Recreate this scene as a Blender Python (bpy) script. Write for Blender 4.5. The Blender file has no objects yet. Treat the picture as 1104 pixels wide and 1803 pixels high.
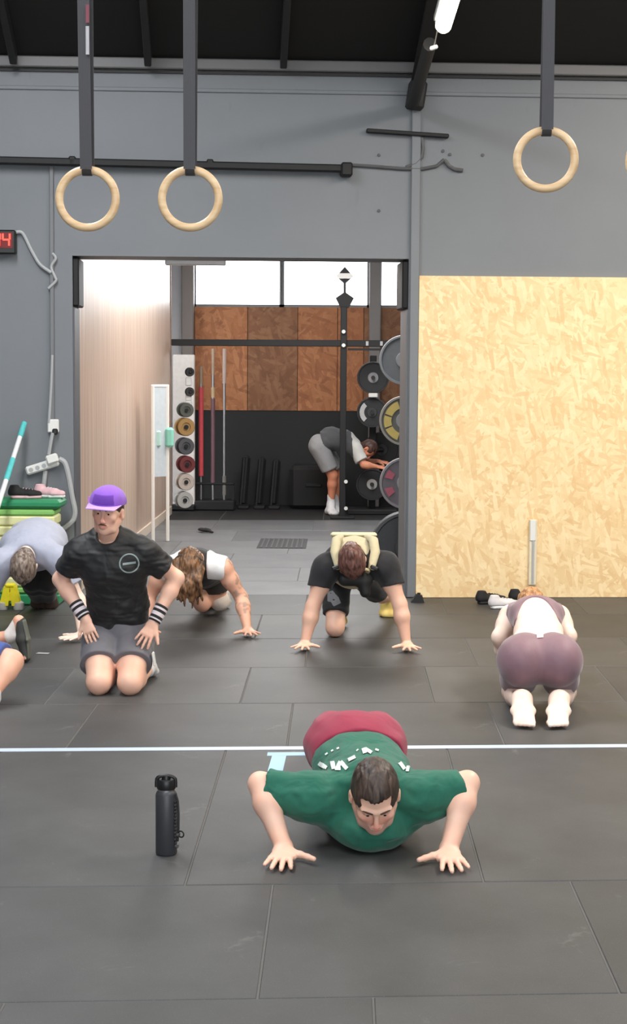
import bpy, math, random
import numpy as np
from mathutils import Vector, Matrix, noise as mnoise
from mathutils.bvhtree import BVHTree

random.seed(7)
S = bpy.context.scene
COL = S.collection

# ------------------------------------------------------------------ camera
FPX, W0, H0 = 2850.0, 1104.0, 1803.0
CAMZ = 1.73
PITCH = math.atan(251.0 / FPX)
YAW = math.atan(48.0 / FPX)
ROLL = math.radians(0.34)
cam = bpy.data.cameras.new('camera')
cam.sensor_fit = 'VERTICAL'
cam.sensor_height = 24.0
cam.lens = FPX / H0 * 24.0
cam.clip_end = 200
CAM = bpy.data.objects.new('camera', cam)
COL.objects.link(CAM)
Rc = Matrix.Rotation(YAW, 3, 'Z') @ Matrix.Rotation(math.pi / 2 - PITCH, 3, 'X') @ Matrix.Rotation(ROLL, 3, 'Z')
CAM.matrix_world = Matrix.Translation((0, 0, CAMZ)) @ Rc.to_4x4()
S.camera = CAM

# ------------------------------------------------------------------ world, lamps, exposure
wd = bpy.data.worlds.new('overcast_sky')
S.world = wd
wd.use_nodes = True
bg = wd.node_tree.nodes['Background']
bg.inputs[0].default_value = (0.93, 0.97, 1.0, 1)
bg.inputs[1].default_value = 4.5
S.view_settings.view_transform = 'Standard'
S.view_settings.look = 'None'
S.view_settings.exposure = 0.42
S.view_settings.gamma = 1.0
S.view_settings.use_curve_mapping = False


def area(name, loc, rot, sx, sy, power, color=(1, 0.98, 0.95)):
    l = bpy.data.lights.new(name, 'AREA')
    l.shape = 'RECTANGLE'
    l.size, l.size_y = sx, sy
    l.energy = power
    l.color = color
    o = bpy.data.objects.new(name, l)
    COL.objects.link(o)
    o.location = loc
    o.rotation_euler = rot
    return o


area('ceiling_lamp_front', (-1.5, 3.0, 5.2), (0, 0, 0), 1.6, 3.0, 120, (0.95, 0.98, 1))
area('ceiling_lamp_front_right', (2.6, 3.0, 5.2), (0, 0, 0), 1.6, 3.0, 115, (0.97, 0.98, 1))
area('ceiling_lamp_middle', (-2.2, 8.0, 4.9), (0, 0, 0), 0.6, 4.0, 185, (0.97, 0.99, 1))
area('ceiling_lamp_middle_right', (3.6, 8.6, 4.7), (0, 0, 0), 0.6, 4.0, 290, (1, 0.90, 0.78))
area('rear_room_fill', (-0.2, 15.6, 3.4), (0, 0, 0), 2.0, 4.0, 190, (1, 0.98, 0.95))  # unseen fill light added to brighten the rear room


def ray(px, py):
    return Rc @ Vector(((px - W0 / 2) / FPX, -(py - H0 / 2) / FPX, -1.0))


SKEW = 0.072        # the door wall and the cross joints of the mats run slightly oblique
WROT = Matrix.Rotation(math.atan(SKEW), 3, 'Z')
WC = Vector((0, 12.25, 0))
FRAME = [False, set()]


def P(px, py, Y):
    d = ray(px, py)
    o = Vector((0, 0, CAMZ))
    if FRAME[0]:
        d = WROT.transposed() @ d
        o = WROT.transposed() @ (o - WC) + WC
        return o + d * ((Y - o.y) / d.y)
    return o + d * (Y / d.y)


def wall_frame(on):
    """between wall_frame(True) and wall_frame(False) things are laid out square to the door wall, then turned with it"""
    if on:
        FRAME[1] = set(COL.objects)
    else:
        M = Matrix.Translation(WC) @ WROT.to_4x4() @ Matrix.Translation(-WC)
        for o in COL.objects:
            if o.parent is None and o not in FRAME[1]:
                loc = WROT @ (o.location - WC) + WC
                e = o.rotation_euler.to_matrix()
                o.rotation_euler = (WROT @ e).to_euler()
                o.location = loc
    FRAME[0] = on


def G(px, py, z=0.0):
    d = ray(px, py)
    return Vector((0, 0, CAMZ)) + d * ((z - CAMZ) / d.z)


# ------------------------------------------------------------------ materials
MATS = {}


def nt(name):
    m = bpy.data.materials.new(name)
    m.use_nodes = True
    t = m.node_tree
    return m, t, t.nodes['Principled BSDF']


def L(t, a, b):
    t.links.new(a, b)


def mixc(t, fac, a, b, mode='MIX'):
    n = t.nodes.new('ShaderNodeMix')
    n.data_type = 'RGBA'
    n.blend_type = mode
    for i, v in ((0, fac), (6, a), (7, b)):
        if isinstance(v, bpy.types.NodeSocket):
            L(t, v, n.inputs[i])
        elif i == 0:
            n.inputs[0].default_value = v
        else:
            n.inputs[i].default_value = (*v[:3], 1)
    return n.outputs[2]


def tex(t, kind, scale, coord='Object', stretch=(1, 1, 1), rot=(0, 0, 0), **kw):
    tc = t.nodes.new('ShaderNodeTexCoord')
    mp = t.nodes.new('ShaderNodeMapping')
    mp.inputs['Scale'].default_value = stretch
    mp.inputs['Rotation'].default_value = rot
    L(t, tc.outputs[coord], mp.inputs[0])
    n = t.nodes.new(kind)
    L(t, mp.outputs[0], n.inputs['Vector'])
    n.inputs['Scale'].default_value = scale
    for k, v in kw.items():
        if k in n.inputs:
            n.inputs[k].default_value = v
        else:
            setattr(n, k, v)
    return n


def ramp(t, src, stops):
    r = t.nodes.new('ShaderNodeValToRGB')
    L(t, src, r.inputs[0])
    el = r.color_ramp.elements
    while len(el) < len(stops):
        el.new(0.5)
    for e, (p, c) in zip(el, stops):
        e.position = p
        e.color = (*c, 1) if len(c) == 3 else c
    return r.outputs[0]


def bump(t, b, src, strength=0.2, dist=0.002):
    n = t.nodes.new('ShaderNodeBump')
    n.inputs['Strength'].default_value = strength
    n.inputs['Distance'].default_value = dist
    L(t, src, n.inputs['Height'])
    L(t, n.outputs[0], b.inputs['Normal'])


def srgb(r, g, b):
    f = lambda c: (c / 255 / 12.92) if c / 255 <= 0.04045 else ((c / 255 + 0.055) / 1.055) ** 2.4
    return (f(r), f(g), f(b))


def mat(name, rgb, rough=0.6, metal=0.0, var=0.12, scale=25.0, bmp=0.0, bscale=200, **kw):
    """plain procedural surface: base colour varied by noise, optional fine relief"""
    if name in MATS:
        return MATS[name]
    m, t, b = nt(name)
    n = tex(t, 'ShaderNodeTexNoise', scale, Detail=4)
    c = mixc(t, n.outputs[0], tuple(x * (1 - var) for x in rgb), tuple(min(1, x * (1 + var)) for x in rgb))
    L(t, c, b.inputs['Base Color'])
    b.inputs['Roughness'].default_value = rough
    b.inputs['Metallic'].default_value = metal
    for k, v in kw.items():
        b.inputs[k].default_value = v
    if bmp:
        n2 = tex(t, 'ShaderNodeTexNoise', bscale, Detail=3)
        bump(t, b, n2.outputs[0], bmp, 0.002)
    MATS[name] = m
    return m


def emis(name, rgb, strength):
    m, t, b = nt(name)
    b.inputs['Base Color'].default_value = (0.02, 0.02, 0.02, 1)
    b.inputs['Emission Color'].default_value = (*rgb, 1)
    b.inputs['Emission Strength'].default_value = strength
    MATS[name] = m
    return m


def skin(name, rgb, rough=0.5):
    m, t, b = nt(name)
    n = tex(t, 'ShaderNodeTexNoise', 9, Detail=3)
    c = mixc(t, n.outputs[0], (rgb[0] * 0.95, rgb[1] * 0.8, rgb[2] * 0.78), (min(1, rgb[0] * 1.06), rgb[1] * 1.16, rgb[2] * 1.18))
    a = t.nodes.new('ShaderNodeAttribute')
    a.attribute_name = 'tint'
    c2 = mixc(t, 1.0, c, a.outputs['Color'], 'MULTIPLY')
    L(t, c2, b.inputs['Base Color'])
    b.inputs['Roughness'].default_value = rough
    b.inputs['Subsurface Weight'].default_value = 0.12
    b.inputs['Subsurface Radius'].default_value = (0.02, 0.008, 0.005)
    b.inputs['Subsurface Scale'].default_value = 0.5
    n2 = tex(t, 'ShaderNodeTexNoise', 160, Detail=3)
    bump(t, b, n2.outputs[0], 0.12, 0.001)
    return m


def cloth(name, rgb, rough=0.85, fold=14, strength=0.5, fdist=0.012, sheen=0.15, stretch=(1, 1, 1)):
    m, t, b = nt(name)
    n = tex(t, 'ShaderNodeTexNoise', 30, Detail=3)
    c = mixc(t, n.outputs[0], tuple(x * 0.88 for x in rgb), tuple(min(1, x * 1.1) for x in rgb))
    L(t, c, b.inputs['Base Color'])
    b.inputs['Roughness'].default_value = rough
    b.inputs['Sheen Weight'].default_value = sheen
    f = tex(t, 'ShaderNodeTexNoise', fold, stretch=stretch, Detail=2, Distortion=0.6)
    w = tex(t, 'ShaderNodeTexNoise', 500, Detail=1)
    add = t.nodes.new('ShaderNodeMath')
    add.operation = 'MULTIPLY_ADD'
    L(t, w.outputs[0], add.inputs[0])
    add.inputs[1].default_value = 0.04
    L(t, f.outputs[0], add.inputs[2])
    bump(t, b, add.outputs[0], strength, fdist)
    return m


def hairmat(name, rgb, rgb2):
    m, t, b = nt(name)
    n = tex(t, 'ShaderNodeTexNoise', 60, stretch=(1, 1, 0.25), Detail=4, Distortion=0.5)
    L(t, ramp(t, n.outputs[0], [(0.35, rgb), (0.65, rgb2)]), b.inputs['Base Color'])
    b.inputs['Roughness'].default_value = 0.5
    bump(t, b, n.outputs[0], 0.7, 0.006)
    return m


def osb(name, c_lo, c_mid, c_hi, rough=0.6, sc=1.0):
    m, t, b = nt(name)
    cur = None
    tc = t.nodes.new('ShaderNodeTexCoord')
    warp = t.nodes.new('ShaderNodeTexNoise')
    warp.inputs['Scale'].default_value = 3.0
    L(t, tc.outputs['Object'], warp.inputs['Vector'])
    base = ramp(t, warp.outputs[0], [(0.3, c_mid), (0.7, c_hi)])
    cur = base
    hsum = None
    for i, ang in enumerate((0.2, 1.35, 2.25, 0.75, 2.85, 1.75)):
        mp = t.nodes.new('ShaderNodeMapping')
        mp.inputs['Rotation'].default_value = (0, ang, 0)
        mp.inputs['Location'].default_value = (i * 3.1, 0, i * 1.7)
        L(t, tc.outputs['Object'], mp.inputs[0])
        mp2 = t.nodes.new('ShaderNodeMapping')
        mp2.inputs['Scale'].default_value = (9 * sc, 0.01, 38 * sc)
        L(t, mp.outputs[0], mp2.inputs[0])
        v = t.nodes.new('ShaderNodeTexVoronoi')
        v.inputs['Scale'].default_value = 1.0
        L(t, mp2.outputs[0], v.inputs['Vector'])
        sep = t.nodes.new('ShaderNodeSeparateColor')
        L(t, v.outputs['Color'], sep.inputs[0])
        col = ramp(t, sep.outputs[0], [(0.0, c_lo), (0.45, c_mid), (1.0, c_hi)])
        th = t.nodes.new('ShaderNodeMath')
        th.operation = 'GREATER_THAN'
        L(t, sep.outputs[1], th.inputs[0])
        th.inputs[1].default_value = 0.68
        hf = t.nodes.new('ShaderNodeMath')
        hf.operation = 'MULTIPLY'
        L(t, th.outputs[0], hf.inputs[0])
        hf.inputs[1].default_value = 0.75
        cur = mixc(t, hf.outputs[0], cur, col)
        m2 = t.nodes.new('ShaderNodeMath')
        m2.operation = 'MULTIPLY'
        L(t, th.outputs[0], m2.inputs[0])
        L(t, sep.outputs[2], m2.inputs[1])
        if hsum is None:
            hsum = m2.outputs[0]
        else:
            a = t.nodes.new('ShaderNodeMath')
            a.operation = 'MAXIMUM'
            L(t, hsum, a.inputs[0])
            L(t, m2.outputs[0], a.inputs[1])
            hsum = a.outputs[0]
    L(t, cur, b.inputs['Base Color'])
    b.inputs['Roughness'].default_value = rough
    bump(t, b, hsum, 0.25, 0.002)
    return m


def rubber(name, rgb, rough=0.62):
    m, t, b = nt(name)
    oi = t.nodes.new('ShaderNodeObjectInfo')
    n = tex(t, 'ShaderNodeTexNoise', 2.2, Detail=5, Roughness=0.6)
    big = ramp(t, n.outputs[0], [(0.3, tuple(x * 0.78 for x in rgb)), (0.7, tuple(x * 1.18 for x in rgb))])
    rr = t.nodes.new('ShaderNodeMapRange')
    L(t, oi.outputs['Random'], rr.inputs[0])
    rr.inputs[3].default_value = 0.82
    rr.inputs[4].default_value = 1.15
    cb = t.nodes.new('ShaderNodeCombineColor')
    for i in range(3):
        L(t, rr.outputs[0], cb.inputs[i])
    c = mixc(t, 1.0, big, cb.outputs[0], 'MULTIPLY')
    sp = tex(t, 'ShaderNodeTexNoise', 260, Detail=2)
    c = mixc(t, ramp(t, sp.outputs[0], [(0.62, (0, 0, 0)), (0.72, (0.35, 0.35, 0.35))]), c, (0.22, 0.22, 0.22))
    # chalk smudges
    ch = tex(t, 'ShaderNodeTexNoise', 3.5, Detail=6, Roughness=0.75, Distortion=1.0)
    c = mixc(t, ramp(t, ch.outputs[0], [(0.62, (0, 0, 0)), (0.8, (0.3, 0.3, 0.3))]), c, (0.35, 0.34, 0.33))
    L(t, c, b.inputs['Base Color'])
    b.inputs['Roughness'].default_value = rough
    bump(t, b, sp.outputs[0], 0.25, 0.001)
    return m


def laminate(name):
    m, t, b = nt(name)
    n = tex(t, 'ShaderNodeTexNoise', 5, stretch=(1, 6.0, 0.12), Detail=6, Roughness=0.6)
    n2 = tex(t, 'ShaderNodeTexNoise', 40, stretch=(1, 3, 0.04), Detail=3)
    c = ramp(t, n.outputs[0], [(0.3, srgb(166, 132, 108)), (0.55, srgb(200, 168, 144)), (0.75, srgb(214, 186, 164))])
    c = mixc(t, 0.25, c, n2.outputs['Color'], 'OVERLAY')
    hsv = t.nodes.new('ShaderNodeHueSaturation')
    hsv.inputs['Saturation'].default_value = 0.8
    L(t, c, hsv.inputs['Color'])
    L(t, hsv.outputs[0], b.inputs['Base Color'])
    b.inputs['Roughness'].default_value = 0.38
    return m


def painted(name, rgb, rough=0.6):
    m, t, b = nt(name)
    n = tex(t, 'ShaderNodeTexNoise', 1.3, Detail=6, Roughness=0.65)
    n2 = tex(t, 'ShaderNodeTexNoise', 14, stretch=(1, 1, 0.3), Detail=4)
    c = mixc(t, n.outputs[0], tuple(x * 0.9 for x in rgb), tuple(x * 1.1 for x in rgb))
    c = mixc(t, ramp(t, n2.outputs[0], [(0.66, (0, 0, 0)), (0.8, (0.4, 0.4, 0.4))]), c, tuple(x * 0.75 for x in rgb))
    L(t, c, b.inputs['Base Color'])
    b.inputs['Roughness'].default_value = rough
    n3 = tex(t, 'ShaderNodeTexNoise', 120, Detail=2)
    bump(t, b, n3.outputs[0], 0.15, 0.002)
    return m


# ------------------------------------------------------------------ mesh helpers
def link(name, me, m=None, parent=None, smooth=False):
    o = bpy.data.objects.new(name, me)
    COL.objects.link(o)
    if m is not None:
        for mm in (m if isinstance(m, (list, tuple)) else [m]):
            me.materials.append(mm)
    if smooth:
        me.polygons.foreach_set('use_smooth', [True] * len(me.polygons))
    if parent is not None:
        o.parent = parent
    return o


def empty(name, loc=(0, 0, 0)):
    o = bpy.data.objects.new(name, None)
    COL.objects.link(o)
    o.location = loc
    o.empty_display_size = 0.1
    return o


def tag(o, label=None, cat=None, group=None, kind=None):
    if label: o['label'] = label
    if cat: o['category'] = cat
    if group: o['group'] = group
    if kind: o['kind'] = kind
    return o


class MB:
    """collects verts and faces (world coordinates); build() links them as one object with origin at its base"""
    def __init__(s):
        s.v, s.f, s.mi = [], [], []
        s.cur = 0

    def add(s, v, f):
        b = len(s.v)
        s.v += [tuple(x) for x in v]
        s.f += [tuple(b + i for i in q) for q in f]
        s.mi += [s.cur] * len(f)

    def box(s, c, size, R=None, bev=0.0):
        x, y, z = (k / 2 for k in size)
        e = min(bev, x * 0.9, y * 0.9, z * 0.9)
        c = Vector(c)
        if e <= 0:
            vs = [Vector((i * x, j * y, k * z)) for i in (-1, 1) for j in (-1, 1) for k in (-1, 1)]
            fs = [(0, 1, 3, 2), (4, 6, 7, 5), (0, 4, 5, 1), (2, 3, 7, 6), (0, 2, 6, 4), (1, 5, 7, 3)]
        else:
            vs, idx = [], {}
            for i in (-1, 1):
                for j in (-1, 1):
                    for k in (-1, 1):
                        idx[(i, j, k)] = len(vs)
                        vs += [Vector((i * x, j * (y - e), k * (z - e))), Vector((i * (x - e), j * y, k * (z - e))), Vector((i * (x - e), j * (y - e), k * z))]
            fs = []
            for sg in (-1, 1):
                q = [(sg, -1, -1), (sg, 1, -1), (sg, 1, 1), (sg, -1, 1)]
                fs.append([idx[a] for a in q][::sg])
                q = [(-1, sg, -1), (-1, sg, 1), (1, sg, 1), (1, sg, -1)]
                fs.append([idx[a] + 1 for a in q][::sg])
                q = [(-1, -1, sg), (1, -1, sg), (1, 1, sg), (-1, 1, sg)]
                fs.append([idx[a] + 2 for a in q][::sg])
            for a in (-1, 1):
                for b in (-1, 1):
                    fs.append([idx[(a, b, -1)], idx[(a, b, -1)] + 1, idx[(a, b, 1)] + 1, idx[(a, b, 1)]][::-a * b])
                    fs.append([idx[(a, -1, b)] + 2, idx[(a, -1, b)], idx[(a, 1, b)], idx[(a, 1, b)] + 2][::-a * b])
                    fs.append([idx[(-1, a, b)] + 1, idx[(-1, a, b)] + 2, idx[(1, a, b)] + 2, idx[(1, a, b)] + 1][::-a * b])
                    for k in (-1, 1):
                        t = idx[(a, b, k)]
                        fs.append([t, t + 1, t + 2][::a * b * k])
        if R is not None:
            vs = [R @ v for v in vs]
        s.add([v + c for v in vs], fs)
        return s

    def tube(s, pts, r, n=12, flat=1.0, caps=True):
        pts = [Vector(p) for p in pts]
        rr = r if isinstance(r, (list, tuple)) else [r] * len(pts)
        vs, fs = [], []
        up = None
        for i, p in enumerate(pts):
            d = (pts[min(i + 1, len(pts) - 1)] - pts[max(i - 1, 0)]).normalized()
            if up is None:
                up = Vector((0, 0, 1)) if abs(d.z) < 0.9 else Vector((0, 1, 0))
            a = d.cross(up).normalized()
            u = a.cross(d).normalized()
            up = u
            for k in range(n):
                t = 2 * math.pi * k / n
                vs.append(p + a * math.cos(t) * rr[i] + u * math.sin(t) * rr[i] * flat)
        for i in range(len(pts) - 1):
            for k in range(n):
                fs.append((i * n + k, i * n + (k + 1) % n, (i + 1) * n + (k + 1) % n, (i + 1) * n + k))
        if caps:
            fs.append(tuple(range(n))[::-1])
            fs.append(tuple((len(pts) - 1) * n + k for k in range(n)))
        s.add(vs, fs)
        return s

    def lathe(s, c, prof, axis=(0, 0, 1), n=32, ring=False):
        """prof: (radius, height along axis)"""
        ax = Vector(axis).normalized()
        a = ax.orthogonal().normalized()
        b = ax.cross(a)
        c = Vector(c)
        vs, fs = [], []
        for (r, h) in prof:
            for k in range(n):
                t = 2 * math.pi * k / n
                vs.append(c + ax * h + (a * math.cos(t) + b * math.sin(t)) * max(r, 1e-5))
        for i in range(len(prof) - 1):
            for k in range(n):
                fs.append((i * n + k, i * n + (k + 1) % n, (i + 1) * n + (k + 1) % n, (i + 1) * n + k))
        if ring:
            i = len(prof) - 1
            for k in range(n):
                fs.append((i * n + k, i * n + (k + 1) % n, (k + 1) % n, k))
        else:
            fs.append(tuple(range(n))[::-1])
            fs.append(tuple((len(prof) - 1) * n + k for k in range(n)))
        s.add(vs, fs)
        return s

    def torus(s, c, R, r, axis=(0, 1, 0), n=64, m=20):
        ax = Vector(axis).normalized()
        a = ax.orthogonal().normalized()
        b = ax.cross(a)
        c = Vector(c)
        vs, fs = [], []
        for i in range(n):
            t = 2 * math.pi * i / n
            d = a * math.cos(t) + b * math.sin(t)
            for k in range(m):
                q = 2 * math.pi * k / m
                vs.append(c + d * (R + r * math.cos(q)) + ax * r * math.sin(q))
        for i in range(n):
            for k in range(m):
                fs.append((i * m + k, ((i + 1) % n) * m + k, ((i + 1) % n) * m + (k + 1) % m, i * m + (k + 1) % m))
        s.add(vs, fs)
        return s

    def prism(s, poly, depth_vec):
        """poly: list of world points (planar); extruded by depth_vec"""
        n = len(poly)
        d = Vector(depth_vec)
        vs = [Vector(p) for p in poly] + [Vector(p) + d for p in poly]
        fs = [tuple(range(n)), tuple(range(n, 2 * n))[::-1]]
        for i in range(n):
            fs.append((i, i + n, (i + 1) % n + n, (i + 1) % n))
        s.add(vs, fs)
        return s

    def build(s, name, m, parent=None, smooth=False, auto=None, origin=None):
        v = np.array(s.v, dtype=float)
        if origin is None:
            if parent is not None:
                origin = parent_world(parent)
                o_loc = Vector((0, 0, 0))
            else:
                lo, hi = v.min(0), v.max(0)
                origin = Vector(((lo[0] + hi[0]) / 2, (lo[1] + hi[1]) / 2, lo[2]))
                o_loc = origin
        else:
            o_loc = Vector(origin)
        v -= np.array(origin)
        me = bpy.data.meshes.new(name)
        me.from_pydata(v.tolist(), [], s.f)
        if isinstance(m, (list, tuple)):
            me.polygons.foreach_set('material_index', s.mi)
        import bmesh
        bm = bmesh.new()
        bm.from_mesh(me)
        bmesh.ops.recalc_face_normals(bm, faces=bm.faces)
        bm.to_mesh(me)
        bm.free()
        me.validate()
        o = link(name, me, m, parent, smooth)
        if smooth:
            me.set_sharp_from_angle(angle=math.radians(auto if auto else 40))
        if parent is None:
            o.location = o_loc
        me.update()
        return o


def parent_world(o):
    p = Vector((0, 0, 0))
    while o is not None:
        p = p + o.location
        o = o.parent
    return p


def copy_tree(o, parent=None):
    c = o.copy()
    COL.objects.link(c)
    c.parent = parent
    for ch in list(o.children):
        copy_tree(ch, c)
    return c


# ------------------------------------------------------------------ implicit bodies (one continuous surface)
class SDF:
    def __init__(s):
        s.p = []

    def seg(s, a, b, ra, rb=None, k=0.02, wa=None, wb=None, R=None, clips=(), op='add'):
        """tapered limb from a to b; ra, rb radius; wa, wb half width along R if given (ra, rb = half depth)"""
        rb = ra if rb is None else rb
        s.p.append(('seg', np.array(a, float), np.array(b, float), ra, rb, wa, wb, None if R is None else np.array(R, float), k, clips, op))
        return s

    def ell(s, c, r, M=None, k=0.02, clips=(), op='add'):
        s.p.append(('ell', np.array(c, float), np.array(r, float), np.eye(3) if M is None else np.array(M, float), k, clips, op))
        return s

    def cut(s, c, n):
        s.p.append(('cut', np.array(c, float), np.array(n, float)))
        return s

    def bounds(s):
        lo, hi = np.full(3, 1e9), np.full(3, -1e9)
        for q in s.p:
            if q[0] == 'cut' or q[-1] == 'sub':
                continue
            l, h = s.pb(q)
            lo, hi = np.minimum(lo, l), np.maximum(hi, h)
        return lo, hi

    def pb(s, q):
        if q[0] == 'seg':
            r = max(q[3], q[4], q[5] or 0, q[6] or 0)
            return np.minimum(q[1], q[2]) - r, np.maximum(q[1], q[2]) + r
        r = np.abs(q[3]) @ q[2]
        return q[1] - r, q[1] + r

    def evaluate(s, lo, hi, h):
        n = np.ceil((hi - lo) / h).astype(int) + 1
        ax = [lo[i] + h * np.arange(n[i]) for i in range(3)]
        F = np.full(n, 0.3, np.float32)
        for q in s.p:
            if q[0] == 'cut':
                d = ((ax[0] - q[1][0]) * q[2][0])[:, None, None] + ((ax[1] - q[1][1]) * q[2][1])[None, :, None] + ((ax[2] - q[1][2]) * q[2][2])[None, None, :]
                F = np.maximum(F, d.astype(np.float32))
                continue
            k = q[-3]
            l, u = s.pb(q)
            m = k + 2.5 * h
            i0 = np.maximum(np.floor((l - m - lo) / h).astype(int), 0)
            i1 = np.minimum(np.ceil((u + m - lo) / h).astype(int) + 1, n)
            if np.any(i1 <= i0):
                continue
            X, Y, Z = (a[i0[i]:i1[i]] for i, a in enumerate(ax))
            X, Y, Z = X[:, None, None], Y[None, :, None], Z[None, None, :]
            if q[0] == 'seg':
                _, a, b, ra, rb, wa, wb, R, _, clips, op = q
                ab = b - a
                L2 = max(float(ab @ ab), 1e-9)
                px, py, pz = X - a[0], Y - a[1], Z - a[2]
                t = np.clip((px * ab[0] + py * ab[1] + pz * ab[2]) / L2, 0, 1)
                rx, ry, rz = px - t * ab[0], py - t * ab[1], pz - t * ab[2]
                r = ra + (rb - ra) * t
                d2 = rx * rx + ry * ry + rz * rz
                if wa is None:
                    d = np.sqrt(d2) - r
                else:
                    w = wa + (wb - wa) * t
                    Rn = R / np.linalg.norm(R)
                    u_ = rx * Rn[0] + ry * Rn[1] + rz * Rn[2]
                    kk = np.sqrt(np.maximum(d2 - u_ * u_, 0) / (r * r) + u_ * u_ / (w * w))
                    d = (kk - 1) * np.minimum(r, w)
            else:
                _, c, rr, M, _, clips, op = q
                px, py, pz = X - c[0], Y - c[1], Z - c[2]
                e = [(px * M[0, i] + py * M[1, i] + pz * M[2, i]) for i in range(3)]
                k0 = np.sqrt(sum((e[i] / rr[i]) ** 2 for i in range(3)))
                k1 = np.sqrt(sum((e[i] / rr[i] ** 2) ** 2 for i in range(3)))
                d = k0 * (k0 - 1) / np.maximum(k1, 1e-6)
            for (cp, cn) in clips:
                cn = np.array(cn, float)
                cn = cn / np.linalg.norm(cn)
                d = np.maximum(d, (X - cp[0]) * cn[0] + (Y - cp[1]) * cn[1] + (Z - cp[2]) * cn[2])
            sl = (slice(i0[0], i1[0]), slice(i0[1], i1[1]), slice(i0[2], i1[2]))
            A = F[sl]
            if op == 'add':
                hh = np.clip(0.5 + 0.5 * (A - d) / k, 0, 1)
                F[sl] = A + (d - A) * hh - k * hh * (1 - hh)
            else:
                d = -d
                hh = np.clip(0.5 - 0.5 * (A - d) / k, 0, 1)
                F[sl] = A + (d - A) * hh + k * hh * (1 - hh)
        return F

    def mesh(s, h, lo=None, hi=None):
        if lo is None:
            lo, hi = s.bounds()
            lo, hi = lo - 3 * h, hi + 3 * h
        lo, hi = np.array(lo, float), np.array(hi, float)
        F = s.evaluate(lo, hi, h)
        return nets(F, lo, h)


def nets(F, lo, h):
    ins = F < 0
    nx, ny, nz = F.shape
    c = [ins[a:nx - 1 + a, b:ny - 1 + b, d:nz - 1 + d] for a in (0, 1) for b in (0, 1) for d in (0, 1)]
    cnt = sum(x.astype(np.int8) for x in c)
    act = np.argwhere((cnt > 0) & (cnt < 8))
    if len(act) == 0:
        return np.zeros((0, 3)), np.zeros((0, 4), int)
    idx = np.full((nx - 1, ny - 1, nz - 1), -1, np.int32)
    idx[act[:, 0], act[:, 1], act[:, 2]] = np.arange(len(act))
    pos = np.zeros((len(act), 3))
    num = np.zeros(len(act))
    for axn in range(3):
        o1, o2 = [(1, 2), (0, 2), (0, 1)][axn]
        for a in (0, 1):
            for b in (0, 1):
                p0 = act.copy()
                p0[:, o1] += a
                p0[:, o2] += b
                p1 = p0.copy()
                p1[:, axn] += 1
                f0 = F[p0[:, 0], p0[:, 1], p0[:, 2]]
                f1 = F[p1[:, 0], p1[:, 1], p1[:, 2]]
                cr = (f0 < 0) != (f1 < 0)
                t = np.where(cr, f0 / np.where(cr, f0 - f1, 1), 0)
                q = p0.astype(float)
                q[:, axn] += t
                pos[cr] += q[cr]
                num += cr
    pos /= num[:, None]
    faces = []
    for axn in range(3):
        o1, o2 = [(1, 2), (2, 0), (0, 1)][axn]
        sl0 = [slice(None)] * 3
        sl1 = [slice(None)] * 3
        sl0[axn] = slice(0, -1)
        sl1[axn] = slice(1, None)
        A, B = ins[tuple(sl0)], ins[tuple(sl1)]
        e = np.argwhere(A != B)
        dims = (nx, ny, nz)
        ok = (e[:, o1] > 0) & (e[:, o2] > 0) & (e[:, o1] < dims[o1] - 1) & (e[:, o2] < dims[o2] - 1)
        e = e[ok]
        q = []
        for da, db in ((-1, -1), (0, -1), (0, 0), (-1, 0)):
            p = e.copy()
            p[:, o1] += da
            p[:, o2] += db
            q.append(idx[p[:, 0], p[:, 1], p[:, 2]])
        q = np.stack(q, 1)
        fl = ~A[e[:, 0], e[:, 1], e[:, 2]]
        q[fl] = q[fl][:, ::-1]
        faces.append(q)
    faces = np.concatenate(faces)
    faces = faces[(faces >= 0).all(1)]
    return lo + pos * h, faces


def relax(v, f, it=2, lam=0.5):
    e = np.concatenate([f[:, [0, 1]], f[:, [1, 2]], f[:, [2, 3]], f[:, [3, 0]]])
    for _ in range(it):
        s = np.zeros_like(v)
        n = np.zeros(len(v))
        for k in range(3):
            s[:, k] = np.bincount(e[:, 0], v[e[:, 1], k], len(v)) + np.bincount(e[:, 1], v[e[:, 0], k], len(v))
        n = np.bincount(e[:, 0], minlength=len(v)) + np.bincount(e[:, 1], minlength=len(v))
        n[n == 0] = 1
        v = v + lam * (s / n[:, None] - v)
    return v


def vnormals(v, f):
    n = np.cross(v[f[:, 2]] - v[f[:, 0]], v[f[:, 3]] - v[f[:, 1]])
    o = np.zeros_like(v)
    for k in range(4):
        for c in range(3):
            o[:, c] += np.bincount(f[:, k], n[:, c], len(v))
    l = np.linalg.norm(o, axis=1)
    l[l == 0] = 1
    return o / l[:, None]


def sines(v, seed, freq, stretch=(1, 1, 1), n=7):
    """smooth pseudo-noise in [-1,1], vectorised; used for folds and locks"""
    r = np.random.RandomState(seed)
    o = np.zeros(len(v))
    w = v * np.array(stretch)
    warp = np.sin(w @ (r.randn(3) * freq * 0.7) + r.rand() * 6) * 0.6
    for i in range(n):
        k = r.randn(3) * freq
        o += np.sin(w @ k + r.rand() * 6.28 + warp * 2)
    return o / n * 1.6


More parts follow.
